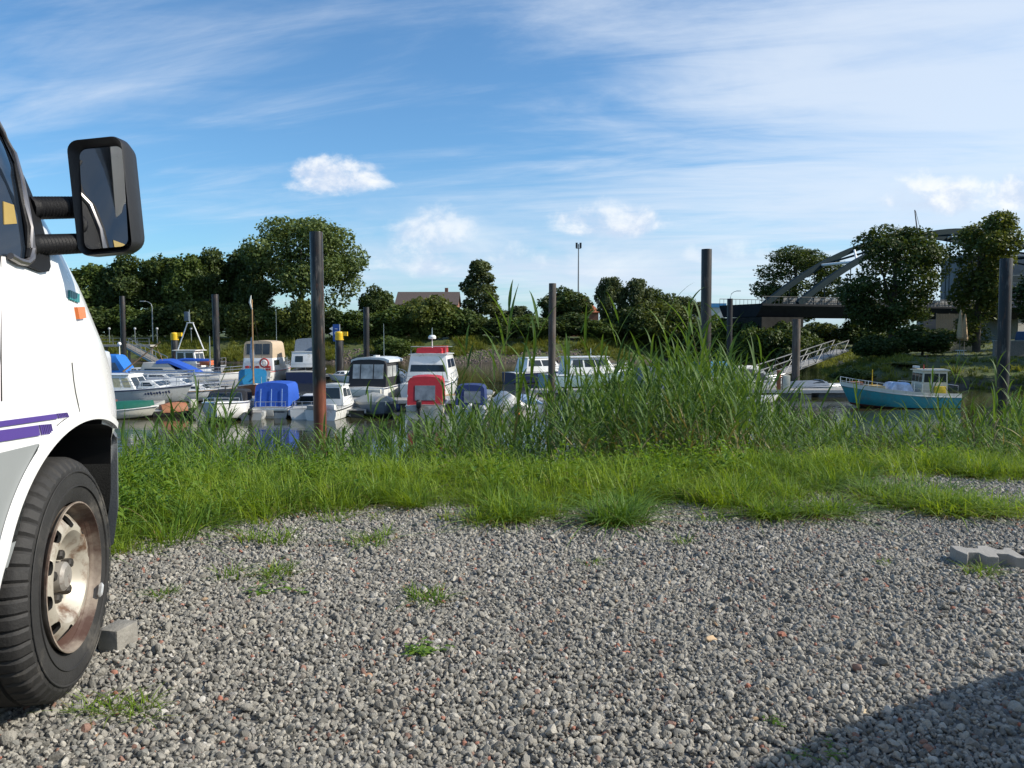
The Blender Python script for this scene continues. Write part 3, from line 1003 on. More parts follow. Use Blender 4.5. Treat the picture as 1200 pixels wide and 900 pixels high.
# the big spreading poplar: broad crown hung high with sky showing under it at the left
_bl = lobes_round(13, 21, 22, 34, .30, .74, (.16, .28))
_bl += [((-3.2, 0, 9.0), (2.0, 2.4, 1.2)), ((5.5, 1, 7.2), (2.4, 2.4, 2.0)), ((2.0, -1, 5.4), (2.2, 2.0, 1.6)), ((7.6, 0, 9.6), (2.2, 2.2, 2.2)), ((4.0, 0, 3.6), (2.4, 2.0, 1.8))]
tree_kind('big', 13, 21, 22, 0, 23000, .27, LEAF_POPLAR, lobes=_bl, trunk_h=.7, tr=.016)
tree_kind('bush', 14, 7, 6, 12, 9000, .21, LEAF_MID, z0=0.0, trunk_h=.5, size=(.3, .5), spread_=.6)
tree_kind('bush2', 15, 7, 6, 14, 9000, .20, LEAF_OLIVE, z0=0.0, trunk_h=.5, size=(.26, .46), spread_=.64)
tree_kind('bush3', 16, 7, 6, 12, 9000, .21, LEAF_DARK, z0=0.0, trunk_h=.5, size=(.3, .5), spread_=.6)
_bb = [((0, 0, 8.5), (1.9, 1.9, 4.2))]
_rr = random.Random(5)
for k in range(26):
    z = _rr.uniform(2.2, 15.0); s_ = (2.7 if z < 9 else 2.7 * (16.2 - z) / 7.2) * _rr.uniform(.55, .95); a = _rr.uniform(0, 6.28)
    _bb.append(((s_ * math.cos(a), s_ * math.sin(a), z), (1.1, 1.1, 1.1)))
tree_kind('birch', 17, 7.6, 16.2, 0, 12000, .24, LEAF_BIRCH, lobes=_bb, trunk_h=.85, tr=.012)
tree_kind('dome', 18, 9, 10, 16, 10000, .24, LEAF_DARK, z0=.05, trunk_h=.6, size=(.24, .44))
tree_kind('loose', 21, 9, 11, 20, 9500, .23, LEAF_BIRCH, z0=.10, trunk_h=.75, size=(.16, .32), spread_=.74)
_sl = lobes_round(22, 12, 18, 26, .02, .7, (.2, .34))
tree_kind('near_dark', 22, 12, 18, 0, 20000, .19, LEAF_DARK, lobes=_sl, trunk_h=.75)
_pl = [((0, 0, 9), (2.6, 2.6, 6.0))]
_rr = random.Random(9)
for k in range(20):
    z = _rr.uniform(10, 17.2); a = _rr.uniform(0, 6.28); q = _rr.uniform(2.0, 4.6) * (1.0 if z < 15 else .6)
    _pl.append(((q * math.cos(a), q * math.sin(a), z), (1.5, 1.5, 1.4)))
for k in range(16):
    z = _rr.uniform(1.5, 10); a = _rr.uniform(0, 6.28); q = _rr.uniform(1.0, 2.4)
    _pl.append(((q * math.cos(a), q * math.sin(a), z), (1.3, 1.3, 1.6)))
tree_kind('oak', 23, 10.5, 18, 0, 18000, .19, LEAF_OLIVE, lobes=_pl, trunk_h=.8)

G_ROW = 'dark trees in a row on the far bank'
put_tree('row3', 62, 302, 152, 62, 'broadleaf_tree', 'dark broadleaf tree rising just behind the van nose', group=G_ROW)
put_tree('row2', 106, 296, 150, 58, 'broadleaf_tree', 'dark tree straight behind the boat with blue canopy', group=G_ROW)
put_tree('row', 148, 289, 149, 56, 'broadleaf_tree', 'dark tree behind the pile beside the curved street lamp', group=G_ROW)
put_tree('row3', 186, 284, 151, 54, 'broadleaf_tree', 'dark tree directly behind the curved street lamp', group=G_ROW)
put_tree('row2', 216, 283, 148, 50, 'broadleaf_tree', 'tall round topped tree between street lamp and the second thin pile', group=G_ROW)
put_tree('row', 246, 282, 150, 48, 'broadleaf_tree', 'tall dark tree rising behind the thin pile left of the mast', group=G_ROW)
put_tree('row3', 283, 274, 154, 54, 'broadleaf_tree', 'darkest tree touching the big spreading poplar', group=G_ROW)
put_tree('row', 300, 300, 147, 44, 'broadleaf_tree', 'lower dark tree in front of the big spreading poplar', group=G_ROW)
put_tree('big', 352, 247, 146, 126, 'poplar_tree', 'largest tree of the far bank with broad spreading sunlit crown', rz=0.3)
G_B = 'bushes along the far bank'
bushes = [
 ('bush3', 100, 352, 144, 60, 'dark bush low behind the van nose'), ('bush', 150, 356, 145, 50, 'dark bush behind the leftmost thin pile'), ('bush3', 205, 350, 145, 60, 'dark bush right of the curved street lamp'),
 ('bush2', 236, 345, 143, 48, 'pale willowy bush left of the second thin pile'), ('bush2', 284, 350, 143, 48, 'light green bush behind the thin pile left of the wooden mast'), ('bush', 318, 358, 143, 40, 'bush right behind the top of the wooden mast'),
 ('bush2', 350, 344, 142, 46, 'tall light green bush left of the thick black pile'), ('bush3', 392, 362, 143, 44, 'dark bush behind the blue waterway sign'), ('bush', 418, 362, 142, 50, 'green bush left of the thin pile beside the sign'),
 ('bush', 462, 356, 143, 56, 'green bush under the left end of the brown roof'), ('bush2', 497, 340, 142, 54, 'tall light bush standing before the brown roofed house'), ('bush', 528, 352, 143, 54, 'rounded bush under the right end of the brown roof'),
 ('bush3', 548, 362, 145, 44, 'dark bush left of the slim grey birch'), ('bush3', 586, 372, 143, 50, 'dark bush at the foot of the slim grey birch'), ('bush', 618, 366, 142, 52, 'bush left of the grey wooden pile'),
 ('bush3', 664, 366, 143, 54, 'dark clipped bush right of the grey wooden pile'), ('bush', 700, 374, 142, 40, 'bush below the orange roof'), ('bush3', 735, 360, 143, 52, 'dark bush beneath the pair of tall feathery trees'),
 ('bush2', 772, 346, 144, 54, 'olive bush right of the feathery trees'), ('bush3', 808, 366, 143, 54, 'dark bush below the blue roofed shed'), ('bush', 845, 366, 143, 50, 'bush between the two dark piles before the bridge'), ('bush3', 874, 372, 143, 46, 'dark bush hiding the end of the bridge'),
 ('bush', 888, 374, 138, 44, 'rounded bush just left of the bridge deck end'), ('bush3', 940, 384, 139, 44, 'added low dark bush standing in for shade below the bridge railing'), ('bush3', 914, 376, 137, 56, 'added dark bush standing in for shade at the bridge abutment'), ('bush3', 1005, 374, 150, 50, 'dark bush under the bridge deck'), ('bush2', 964, 374, 168, 40, 'sunlit bush beneath the bridge')]  # two dark bushes before the abutment are added in place of deck shade
for k, x_, t_, Y_, w_, lab in bushes:
    put_tree(k, x_, t_, Y_, w_, 'bush', lab, 'bush', G_B)
put_tree('bush', 462, 392, 132.5, 44, 'bush', 'low flat bush creeping down the far bank behind the cruisers', 'bush', G_B)
put_tree('dome', 440, 331, 150, 40, 'broadleaf_tree', 'small dark conical tree left of the brown roofed house')
put_tree('birch', 563, 303, 150, 52, 'birch_tree', 'slim grey green birch standing tall right of the brown roof')
put_tree('dome', 660, 333, 152, 60, 'broadleaf_tree', 'rounded dark tree behind the grey wooden pile')
put_tree('loose', 606, 354, 152, 34, 'broadleaf_tree', 'small pointed tree between birch and grey pile')
put_tree('loose', 718, 316, 146, 34, 'feathery_tree', 'left one of two tall feathery trees beside the floodlight mast')
put_tree('loose', 743, 318, 147, 40, 'feathery_tree', 'right one of two tall feathery trees beside the floodlight mast')
put_tree('dome', 768, 334, 149, 48, 'broadleaf_tree', 'dark tree right of the two feathery trees')
put_tree('loose', 803, 341, 156, 40, 'broadleaf_tree', 'pale open tree above the blue roofed shed')
put_tree('loose', 878, 372, 190, 26, 'broadleaf_tree', 'tiny distant tree left of the bridge end', base=.2)
put_tree('near_dark', 934, 277, 205, 90, 'broadleaf_tree', 'large green tree behind the left half of the bridge arch', base=.2)
put_tree('near_dark', 1050, 246, 104, 108, 'broadleaf_tree', 'big nearly black tree in front of the bridge')
put_tree('oak', 1150, 248, 106, 88, 'oak_tree', 'tall olive tree right of the big black tree, sunlit on one side')
put_tree('bush3', 1082, 380, 98, 60, 'bush', 'dark hedge bush at the foot of the big black tree', 'bush')
put_tree('bush3', 1032, 392, 96, 46, 'bush', 'dark low bush left of the big black tree trunk', 'bush')
put_tree('bush2', 1055, 424, 77, 30, 'bush', 'light grassy bush on the bank behind the turquoise boat', 'bush')
put_tree('bush', 1000, 430, 74, 40, 'bush', 'bush on the bank behind the bow of the turquoise boat', 'bush')
for q, (x_, t_, w_, Y_) in enumerate([(1290, 190, 100, 92), (1335, 150, 120, 84), (1370, 130, 120, 78), (1330, 250, 100, 106), (1420, 120, 130, 70)]):
    put_tree('near_dark' if q % 2 else 'oak', x_, t_, Y_, w_, 'broadleaf_tree', ['tree of the right bank just past the right edge', 'tree shading the bank past the right edge', 'broad tree far past the right edge of the bank', 'tree behind the warehouse corner at right', 'last tree along the right bank'][q], group='shade trees of the right bank')
for q, (x_, t_, w_) in enumerate([(1230, 300, 90), (20, 300, 60), (-30, 296, 70), (1290, 330, 80)]):
    put_tree(['row', 'row2', 'row3', 'row2'][q], x_, t_, 150, w_, 'broadleaf_tree', ['tree beyond the right edge of the bridge', 'tree hidden behind the van windscreen', 'tree hidden behind the van side', 'far tree outside beyond the bridge'][q])

# ================================================================ houses
BRICK = M('red_brick', (.28, .13, .085), .85, var=.25, scale=4)
WHITEW = M('white_render', (.7, .68, .63), .8, var=.06, dirt=(.4, .37, .32), dirt_amt=.2)
ROOF_BR = M('brown_tiles', (.085, .065, .055), .75, var=.25, scale=5, bump=.4, bscale=12)
ROOF_OR = M('orange_tiles', (.42, .13, .055), .75, var=.25, scale=5, bump=.4, bscale=12)
GLASS_D = M('dark_glass', (.015, .02, .025), .08, var=.3)
STEEL_G = M('galvanised_steel', (.32, .34, .35), .45, metal=.6, var=.15, scale=14)
WHITE_P = M('white_paint', (.78, .78, .76), .35, var=.04, dirt=(.45, .42, .36), dirt_amt=.25, dirt_scale=2.0)

def house(px0, px1, ridge_y, eave_y, Y, depth, wall, roof, label, gable_end=False, hip=False):
    a = at(px0, eave_y, Y); b = at(px1, eave_y, Y); rdg = at((px0 + px1) / 2, ridge_y, Y + depth / 2)
    cx = (a.x + b.x) / 2; W = b.x - a.x
    g = gz(cx, Y)
    root = thing('house', label, 'house', (cx, Y + depth / 2, g))
    ez = a.z - g; rz_ = rdg.z - g
    w = MB(); w.box((0, 0, ez / 2), (W - .8, depth - .8, ez))
    if hip:
        pass
    elif gable_end:
        w.prism([(-W / 2 + .4, -depth / 2 + .41, ez), (W / 2 - .4, -depth / 2 + .41, ez), (0, -depth / 2 + .41, rz_ - .25)], (0, depth - .82, 0))
    else:
        w.prism([(-W / 2 + .41, -depth / 2 + .4, ez), (-W / 2 + .41, depth / 2 - .4, ez), (-W / 2 + .41, 0, rz_ - .25)], (W - .82, 0, 0))
    w.build('wall', wall, root)
    r = MB()
    if gable_end:
        for s_ in (-1, 1):
            r.prism([(s_ * W / 2, -depth / 2, ez), (0, -depth / 2, rz_), (0, -depth / 2, rz_ - .25), (s_ * W / 2 * .97, -depth / 2, ez - .2)], (0, depth, 0))
    elif hip:
        b4 = [(-W / 2, -depth / 2, ez), (W / 2, -depth / 2, ez), (W / 2, depth / 2, ez), (-W / 2, depth / 2, ez)]
        r.add(b4 + [(-W * .08, 0, rz_), (W * .08, 0, rz_)], [(0, 1, 5, 4), (1, 2, 5), (2, 3, 4, 5), (3, 0, 4), (3, 2, 1, 0)])
    else:
        for s_ in (-1, 1):
            r.prism([(-W / 2, s_ * depth / 2, ez), (-W / 2, 0, rz_), (-W / 2, 0, rz_ - .25), (-W / 2, s_ * depth / 2 * .97, ez - .2)], (W, 0, 0))
    rf = r.build('roof', roof, root, smooth=0)
    n = max(2, int(W / 3.2))
    for k in range(n):
        x = -W / 2 + W * (k + .5) / n
        f = MB().box((x, -depth / 2 + .38, ez * .55), (1.3, .12, 1.4)).build('window', WHITE_P, root)
        MB().box((x, -depth / 2 + .33, ez * .55), (1.1, .08, 1.2)).build('pane', GLASS_D, f)
    c = MB().box((W * (.28 if not hip else .02), depth * .08, rz_ + (.25 if not hip else -.2)), (.7, .7, 1.3)).build('chimney', BRICK, rf)
    return root

house(462, 537, 342, 357, 170, 11, BRICK, ROOF_BR, 'long house with dark brown roof rising behind the far bushes')
house(660, 704, 346, 366, 165, 10, BRICK, ROOF_OR, 'house with bright orange tiled hip roof behind the round tree', False, True)
h3 = house(388, 412, 372, 378, 185, 8, WHITEW, M('grey_tiles', (.2, .21, .22), .7), 'small pale house right of the thick black pile')
# blue roofed shed
p = at(826, 356, 178)
sh = thing('shed', 'shed with bright blue flat front above the hedge', 'shed', (p.x, 178, gz(p.x, 178)))
zt = p.z - gz(p.x, 178)
MB().box((0, 3, (zt - .8) / 2), (9, 6, zt - .8)).build('wall', WHITEW, sh)
MB().box((0, 3, zt - .35), (9.4, 6.6, .9)).build('fascia', M('sky_blue_panel', (.10, .33, .60), .5), sh)
# grey long building seen past the bridge at the right edge
p = at(1230, 300, 175)
gb = thing('warehouse', 'grey flat warehouse past the bridge at the far right', 'building', (p.x, 175, gz(p.x, 175)))
zt = p.z - gz(p.x, 175)
MB().box((0, 6, zt / 2), (34, 12, zt)).build('wall', M('grey_cladding', (.16, .17, .19), .6, var=.1, scale=2), gb)
MB().box((0, 6, zt + .2), (34.6, 12.6, .5)).build('roof', M('roof_edge', (.3, .31, .32), .6), gb)
for k in range(5):
    f = MB().box((-13 + 6.4 * k, -.04, zt * .72), (4.2, .1, 1.8)).build('window', STEEL_G, gb)
    MB().box((-13 + 6.4 * k, -.1, zt * .72), (3.9, .06, 1.5)).build('pane', GLASS_D, f)

# ================================================================ lamps, mast, sign, jetty
def curved_lamp(px, top, base, Y, arm, label, g=None):
    p = at(px, top, Y); g = gz(p.x, Y) if g is None else g
    H = p.z - g
    root = thing('street_lamp', label, 'street lamp', (p.x, Y, g))
    MB().tube([(0, 0, 0), (0, 0, H * .55), (0, 0, H * .86), (arm * .12, 0, H * .94), (arm * .45, 0, H * .985), (arm * .8, 0, H)], [.11, .09, .07, .06, .055, .05], 8).build('pole', STEEL_G, root)
    MB().box((arm, 0, H), (abs(arm) * .42 + .2, .26, .14)).build('lamp_head', M('lamp_grey', (.45, .46, .47), .4), root)
    return root
curved_lamp(178, 353, 400, 139, -1.6, 'tall curved street lamp on the far bank before the dark trees')
curved_lamp(856, 341, 380, 160, 1.6, 'curved street lamp above the hedge left of the bridge')
for px_, lab in ((128, 'short post lamp left of the leftmost thin pile'), (158, 'short post lamp between the thin pile and the street lamp'), (184, 'short round headed post lamp right of the street lamp'), (224, 'short post lamp with white side panel near the yellow pile')):
    p = at(px_, 386, 138); g = gz(p.x, 138)
    root = thing('post_lamp', lab, 'post lamp', (p.x, 138, g), group='short post lamps along the far bank path')
    MB().tube([(0, 0, 0), (0, 0, p.z - g)], .06, 6).build('post', STEEL_G, root)
    MB().lathe([(.02, 0), (.22, .02), (.2, .25), (.05, .34)], 10, (0, 0, p.z - g), cap=True).build('lamp_head', M('lamp_grey', (.45, .46, .47), .4), root)
p = at(678, 284, 200); g = .2
mast = thing('floodlight_mast', 'thin tall floodlight mast standing alone against the sky', 'floodlight mast', (p.x, 200, g))
H = p.z - g
MB().tube([(0, 0, 0), (0, 0, H * .5), (0, 0, H - .4)], [.22, .17, .12], 8).build('pole', M('mast_grey', (.12, .13, .14), .5), mast)
MB().box((0, 0, H - 1.5), (1.3, .12, .12)).build('crossarm', M('mast_grey', (.12, .13, .14), .5), mast)
for s_ in (-.48, .48):
    MB().box((s_, -.1, H - .75), (.5, .35, 1.3)).build('floodlight', M('flood_black', (.03, .03, .035), .5), mast)

BLUE_S = M('sign_blue', (.02, .09, .36), .4, var=.05)
SIGN_W = M('sign_white', (.8, .8, .8), .4, var=.03)
p = at(393, 380, 126); q = at(393, 400, 126)
sg = thing('waterway_sign', 'tall narrow blue waterway sign with white marks beside the yellow pile', 'sign', (p.x, 126, WATER_Z - 1))
z0 = q.z - WATER_Z + 1; z1 = p.z - WATER_Z + 1
MB().tube([(0, .12, 0), (0, .12, z1 - .2)], .09, 8).build('post', STEEL_G, sg)
w_ = 1.0
MB().box((.1, 0, (z0 + z1) / 2), (w_, .06, z1 - z0)).build('panel', BLUE_S, sg)
MB().box((.1 + w_ / 2 + .07, 0, (z0 + z1) / 2), (.10, .08, z1 - z0)).build('edge_strip', SIGN_W, sg)
zc_ = (z0 + z1) / 2
for dz_ in (.65, -.1):
    MB().prism([(-.42, -.03, zc_ + dz_ + .33), (-.42, -.03, zc_ + dz_ - .33), (-.98, -.03, zc_ + dz_)], (0, .06, 0)).build('white_triangle', SIGN_W, sg)
ring = MB()
ring.loft([[(.1 + r_ * math.cos(t), -.045, zc_ - .05 + r_ * 1.2 * math.sin(t)) for t in [2 * math.pi * k / 16 for k in range(16)]] for r_ in (.15, .25)], True, False)
ring.build('ring_mark', SIGN_W, sg, smooth=0)
MB().box((.1, -.045, zc_ - .82), (.09, .02, .5)).build('bar_mark', SIGN_W, sg)
MB().box((.1, -.045, zc_ + .62), (.4, .02, .09)).build('dash_mark', SIGN_W, sg)

WOODG = M('weathered_wood', (.20, .18, .155), .85, var=.25, scale=5, bump=.3, bscale=18)
CONC = M('concrete', (.33, .32, .29), .85, var=.15, scale=3, bump=.25, bscale=15)
# jetty on the far bank, left
jt = thing('jetty', 'small landing jetty with handrail on posts at the far left bank', 'jetty', (at(145, 405, 128).x, 128, 0))
jx0 = at(105, 404, 128).x - jt.location.x; jx1 = at(180, 404, 128).x - jt.location.x
jz = at(145, 404, 128).z
MB().box(((jx0 + jx1) / 2, 0, jz - .15), (jx1 - jx0, 2.4, .3)).build('deck', CONC, jt)
for k in range(3):
    x = jx1 - .6 - k * 3.6
    MB().tube([(x, .6, -4.6), (x, .6, jz - .3)], .2, 8).build('post', WOODG, jt)
for k in range(6):
    x = jx1 - .2 - k * 1.9
    MB().tube([(x, -1.1, jz), (x, -1.1, jz + 1.05)], .035, 6).build('rail_post', STEEL_G, jt)
for zz in (.55, 1.05):
    MB().tube([(jx0, -1.1, jz + zz), (jx1, -1.1, jz + zz)], .035, 6).build('handrail', STEEL_G, jt)
# sloping gangway from the jetty down to the pontoon
p0 = at(146, 404, 127); p1 = at(190, 428, 96)
gw = thing('gangway', 'narrow grey gangway sloping from the jetty down to the left pontoon', 'gangway', p0)
d = p1 - p0
sd = Vector((d.y, -d.x, 0)).normalized()
for s_ in (-.6, .6):
    MB().tube([sd * s_, d + sd * s_], .12, 6).build('beam', STEEL_G, gw)
    MB().tube([sd * s_ + Vector((0, 0, 1)), d + sd * s_ + Vector((0, 0, 1))], .05, 6).build('handrail', STEEL_G, gw)
    for k in range(9):
        a = d * (k / 8) + sd * s_
        MB().tube([a, a + Vector((0, 0, 1))], .035, 5).build('rail_post', STEEL_G, gw)
MB().prism([sd * .6 + Vector((0, 0, .12)), sd * -.6 + Vector((0, 0, .12)), d + sd * -.6 + Vector((0, 0, .12)), d + sd * .6 + Vector((0, 0, .12))], (0, 0, .06)).build('walkway', WOODG, gw)

# ================================================================ arch bridge
BR = M('bridge_green_steel', (.016, .030, .036), .7, var=.15, scale=1.5, spec=.08)
BRD = M('bridge_girder', (.025, .027, .03), .8, var=.2, scale=1.2, spec=.1)
RAILM = M('bridge_rail', (.06, .064, .064), .6, spec=.2)
A = Vector((46.8, 150, 0)); axd = Vector((.92, .38, 0)).normalized(); lat = Vector((.38, -.92, 0)).normalized()
br = thing('arch_bridge', 'steel arch bridge with dark deck and two curved ribs', 'bridge', A, math.atan2(axd.y, axd.x))
# local: x along the bridge, y across (negative towards the camera)
SP = 84.0; WD = 9.0; ZD = 6.1; RISE = 14.6
dk = MB()
dk.prism([(-9, 1.2, ZD - .1), (-9, -WD - 1.6, ZD - .1), (-9, -WD - 1.6, ZD - .45), (-9, -WD, ZD - 2.3), (-9, 0, ZD - 2.3), (-9, 1.2, ZD - .45)], (SP + 18, 0, 0))
dk.build('deck', BRD, br, smooth=0)
for s_, yy_ in (('a', 0.0), ('b', -WD)):
    pts = []; 
    for k in range(41):
        t = k / 40
        pts.append((SP * t, yy_, ZD + RISE * 4 * t * (1 - t)))
    rings = []
    for k, p in enumerate(pts):
        t = k / 40
        ang = math.atan2(RISE * 4 * (1 - 2 * t), SP)
        n_ = Vector((-math.sin(ang), 0, math.cos(ang)))
        hh_ = .5
        rings.append([Vector(p) + n_ * a + Vector((0, b, 0)) for a, b in ((-hh_, -.4), (-hh_, .4), (hh_, .4), (hh_, -.4))])
    rib = MB().loft(rings).build('arch_rib', BR, br, smooth=30)
    for k in range(1, 14):
        t = k / 14
        MB().tube([(SP * t, yy_, ZD), (SP * t, yy_, ZD + RISE * 4 * t * (1 - t))], .09, 6).build('hanger', BR, rib)
def archz(t): return ZD + RISE * 4 * t * (1 - t)
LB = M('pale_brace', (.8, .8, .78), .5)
brk = [.16, .26, .36, .46, .56, .66, .76, .86]
for i, t in enumerate(brk):
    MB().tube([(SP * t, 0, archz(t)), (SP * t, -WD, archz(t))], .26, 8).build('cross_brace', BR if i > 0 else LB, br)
    if i < len(brk) - 1:
        t2 = brk[i + 1]
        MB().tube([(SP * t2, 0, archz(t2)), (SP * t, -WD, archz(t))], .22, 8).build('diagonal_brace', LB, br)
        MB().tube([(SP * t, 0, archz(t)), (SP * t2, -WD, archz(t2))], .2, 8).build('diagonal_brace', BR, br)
for yy_ in (1.1, -WD - 1.5):
    rl = MB()
    rl.tube([(-9, yy_, ZD + 1.1), (SP + 9, yy_, ZD + 1.1)], .06, 6).build('railing', RAILM, br)
    rr_ = MB()
    for k in range(int((SP + 18) / .9)):
        x = -9 + k * .9
        rr_.box((x, yy_, ZD + .48), (.05, .05, 1.12))
    rr_.build('railing_slats', RAILM, br, smooth=0)
MB().box((SP * .42, 1.4, ZD + .5), (SP * .7, .15, 2.2)).build('noise_screen', M('screen_grey', (.2, .2, .19), .7), br)
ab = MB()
ab.box((-4.5, -WD / 2, 0), (9, WD + 3, 7.4)); ab.build('abutment', M('shade_dark_concrete', (.034, .033, .03), .9, var=.3, scale=.8, spec=.08), br)  # concrete coloured nearly black to stand in for the shade under the deck
MB().prism([(-1, -WD - .5, .9), (7, -WD - .5, -3.6), (-1, -WD - .5, -5)], (0, WD + 1, 0)).build('slope_wall', M('dark_slope_stone', (.13, .115, .09), .9, var=.3, scale=1.0), br)
MB().box((SP - 26, -WD / 2, .2), (2.2, WD, 7.2)).build('pier', CONC, br)
# crane tip behind the trees
p = at(1072, 246, 190)
cr = thing('crane', 'thin crane jib tip showing above the trees by the bridge', 'crane', (p.x, 190, .2))
MB().box((4, 0, 2), (4, 3, 4)).build('cab', M('crane_grey', (.2, .2, .2), .6), cr)
MB().tube([(4, 0, 3.5), (0, 0, p.z - .2)], [.35, .12], 6).build('jib', M('crane_dark', (.08, .08, .09), .6), cr)
MB().tube([(6, 0, 9), (0.2, 0, p.z - .4)], .05, 5).build('cable', M('crane_dark', (.08, .08, .09), .6), cr)

# right bank: brick wall, folded parasols, blue trailer, bench, fence
p0 = at(1166, 399, 88); p1 = at(1166, 417, 88)
wl_ = thing('garden_wall', 'low brick wall behind the rightmost thick pile', 'wall', (p0.x, 88, p1.z - .3))
MB().box((5, .2, (p0.z - p1.z) / 2 + .1), (10, .36, p0.z - p1.z + .2)).build('bricks', M('brick_grey', (.22, .19, .165), .85, var=.3, scale=7), wl_)
MB().box((5, .2, p0.z - p1.z + .27), (10.15, .46, .12)).build('coping', CONC, wl_)
UMB = M('beige_cloth', (.50, .34, .19), .8, var=.1)
for px_, tp, lab in ((1126, 363, 'taller left one of two folded beige parasols by the olive tree'), (1131, 368, 'lower right one of two folded beige parasols by the olive tree')):
    p = at(px_, tp, 95 + (px_ - 1126) * .2); g = gz(p.x, p.y); H = p.z - g
    u = thing('folded_parasol', lab, 'parasol', (p.x, p.y, g))
    MB().tube([(0, 0, 0), (0, 0, H)], .05, 8).build('pole', WOODG, u)
    MB().lathe([(.05, H), (.12, H - .25), (.3, H * .62), (.42, H * .40), (.36, H * .37), (.06, H * .36)], 9).build('canopy', UMB, u, smooth=0)
    MB().box((0, 0, .06), (.8, .8, .12)).build('base', CONC, u)
p = at(1126, 404, 93); g = gz(p.x, 93)
tb = thing('garden_table', 'small white garden table below the folded parasols', 'table', (p.x, 93, g))
MB().lathe([(.02, .70), (.6, .70), (.6, .75), (.02, .75)], 18).build('tabletop', WHITE_P, tb)
for a in range(4):
    MB().tube([(.4 * math.cos(a * 1.57 + .7), .4 * math.sin(a * 1.57 + .7), 0), (.3 * math.cos(a * 1.57 + .7), .3 * math.sin(a * 1.57 + .7), .7)], .03, 6).build('leg', WHITE_P, tb)
p = at(1204, 383, 96); g = gz(p.x, 96)
tr = thing('boat_trailer_box', 'dark blue covered trailer behind the brick wall at the right edge', 'trailer', (p.x, 96, g))
MB().box((1.6, 0, 1.55), (5.2, 2.2, 1.9), top=.9).build('cover', M('navy_tarp', (.02, .06, .16), .55), tr, bevel=.2)
MB().box((1.6, 0, .5), (5.0, 1.9, .22)).build('chassis', STEEL_G, tr)
for s_ in (-1, 1):
    MB().lathe([(.05, -.1), (.33, -.1), (.33, .1), (.05, .1)], 16, (1.6, s_ * 1.05, .33), 'y').build('wheel', M('rubber', (.018, .018, .018), .7), tr)
p0 = at(1098, 366, 112); g = gz(p0.x, 112)
fc = thing('board_fence', 'pale board fence under the bridge right of the black tree', 'fence', (p0.x, 112, g))
H = p0.z - g - .2
fb = MB()
for k in range(26): fb.box((k * .22, 0, H * .5), (.18, .04, H))
fb.build('boards', M('fence_wood', (.30, .26, .2), .8, var=.2), fc, smooth=0)
for k in range(4): MB().box((k * 1.8, .08, H * .5), (.12, .12, H + .2)).build('post', WOODG, fc)
# ================================================================ camper van
PAINT = M('van_white_paint', (.76, .76, .745), .28, var=.015, coat=.5, dirt=(.72, .70, .66), dirt_amt=.05, dirt_scale=.9)
GREYP = M('van_grey_panel', (.25, .265, .265), .45, var=.03, dirt=(.2, .19, .17), dirt_amt=.15)
PLAST = M('bumper_grey_plastic', (.13, .14, .15), .48, var=.06, bump=.12, bscale=160)
BLACKP = M('black_plastic', (.010, .010, .011), .55, var=.1, spec=.2, bump=.15, bscale=220)
UNDER = M('underbody_black', (.012, .012, .012), .9, var=.2)
PURPLE = M('purple_stripe', (.085, .05, .25), .4, var=.04)
CHROME = M('grey_trim_strip', (.30, .28, .27), .3, metal=.8, var=.08)
WINGL = M('van_glass', (.012, .018, .028), .03, var=.1, spec=.7)
ORANGE = M('orange_lens', (.75, .17, .02), .25, var=.05)
TEAL = M('teal_badge', (.03, .22, .22), .35, var=.05)
RUBBER = M('tyre_rubber', (.021, .020, .019), .72, var=.25, scale=9, bump=.15, bscale=90, dirt=(.10, .09, .075), dirt_amt=.25, dirt_scale=5)
RIM = M('rusty_cream_steel', (.46, .42, .345), .42, metal=.25, var=.10, dirt=(.15, .08, .045), dirt_amt=.40, dirt_scale=15)
RUST = M('rust_brown', (.30, .25, .20), .6, var=.3, scale=14, dirt=(.07, .035, .025), dirt_amt=.75, dirt_scale=6)
DARKM = M('dark_steel', (.06, .055, .05), .5, metal=.6, var=.3, scale=20)

VAN_O = Vector((-1.215, 2.16, 0)); VAN_RZ = R(4.0)
van = thing('camper_van', 'white camper van with purple stripes, black mirror and rusty steel wheel', 'camper van', VAN_O, VAN_RZ)
_Mv = Matrix.Translation(VAN_O) @ Matrix.Rotation(VAN_RZ, 4, 'Z'); _Mi = _Mv.inverted()

_zF = [0.20, .33, .50, .65, .73, .79, .90, .99, 1.13, 1.27, 1.42, 1.57, 1.75, 1.95, 2.10, 2.25]
_fF = [0.76, .79, .80, .81, .825, .825, .785, .735, .64, .535, .42, .30, .14, -.03, -.25, -.60]
_zW = [.2, .35, .5, .95, 1.15, 1.4, 1.7, 2.0, 2.15, 2.25]
_wW = [.93, .975, .995, 1.0, .985, .945, .895, .84, .79, .62]
PN = 2.9
def vF(z): return float(np.interp(z, _zF, _fF))
def vW(z): return float(np.interp(z, _zW, _wW))
def side_x(y, z):
    F = vF(z); W = vW(z); s0 = F - .72
    if y <= s0: return -1 + W
    t = min((y - s0) / .72, .9999)
    return -1 + W * (1 - t ** PN) ** (1 / PN)

def van_hit(px, py):
    """photo pixel -> (y, z) on the van's right side"""
    o = _Mi @ Vector((0, 0, CAM_H)); d = _Mi.to_3x3() @ ray(px, py)
    prev = None; t = .8
    while t < 4.5:
        p = o + d * t
        F = vF(p.z)
        inside = (p.y < F - .002) and (p.x < side_x(p.y, p.z))
        if inside: return (p.y, p.z)
        t += .002
    # missed: closest approach to the silhouette
    best = None; t = .8
    while t < 4.5:
        p = o + d * t
        if p.y < vF(p.z):
            e = p.x - side_x(p.y, p.z)
            if best is None or e < best[0]: best = (e, p.y, p.z)
        t += .004
    return (best[1], best[2])

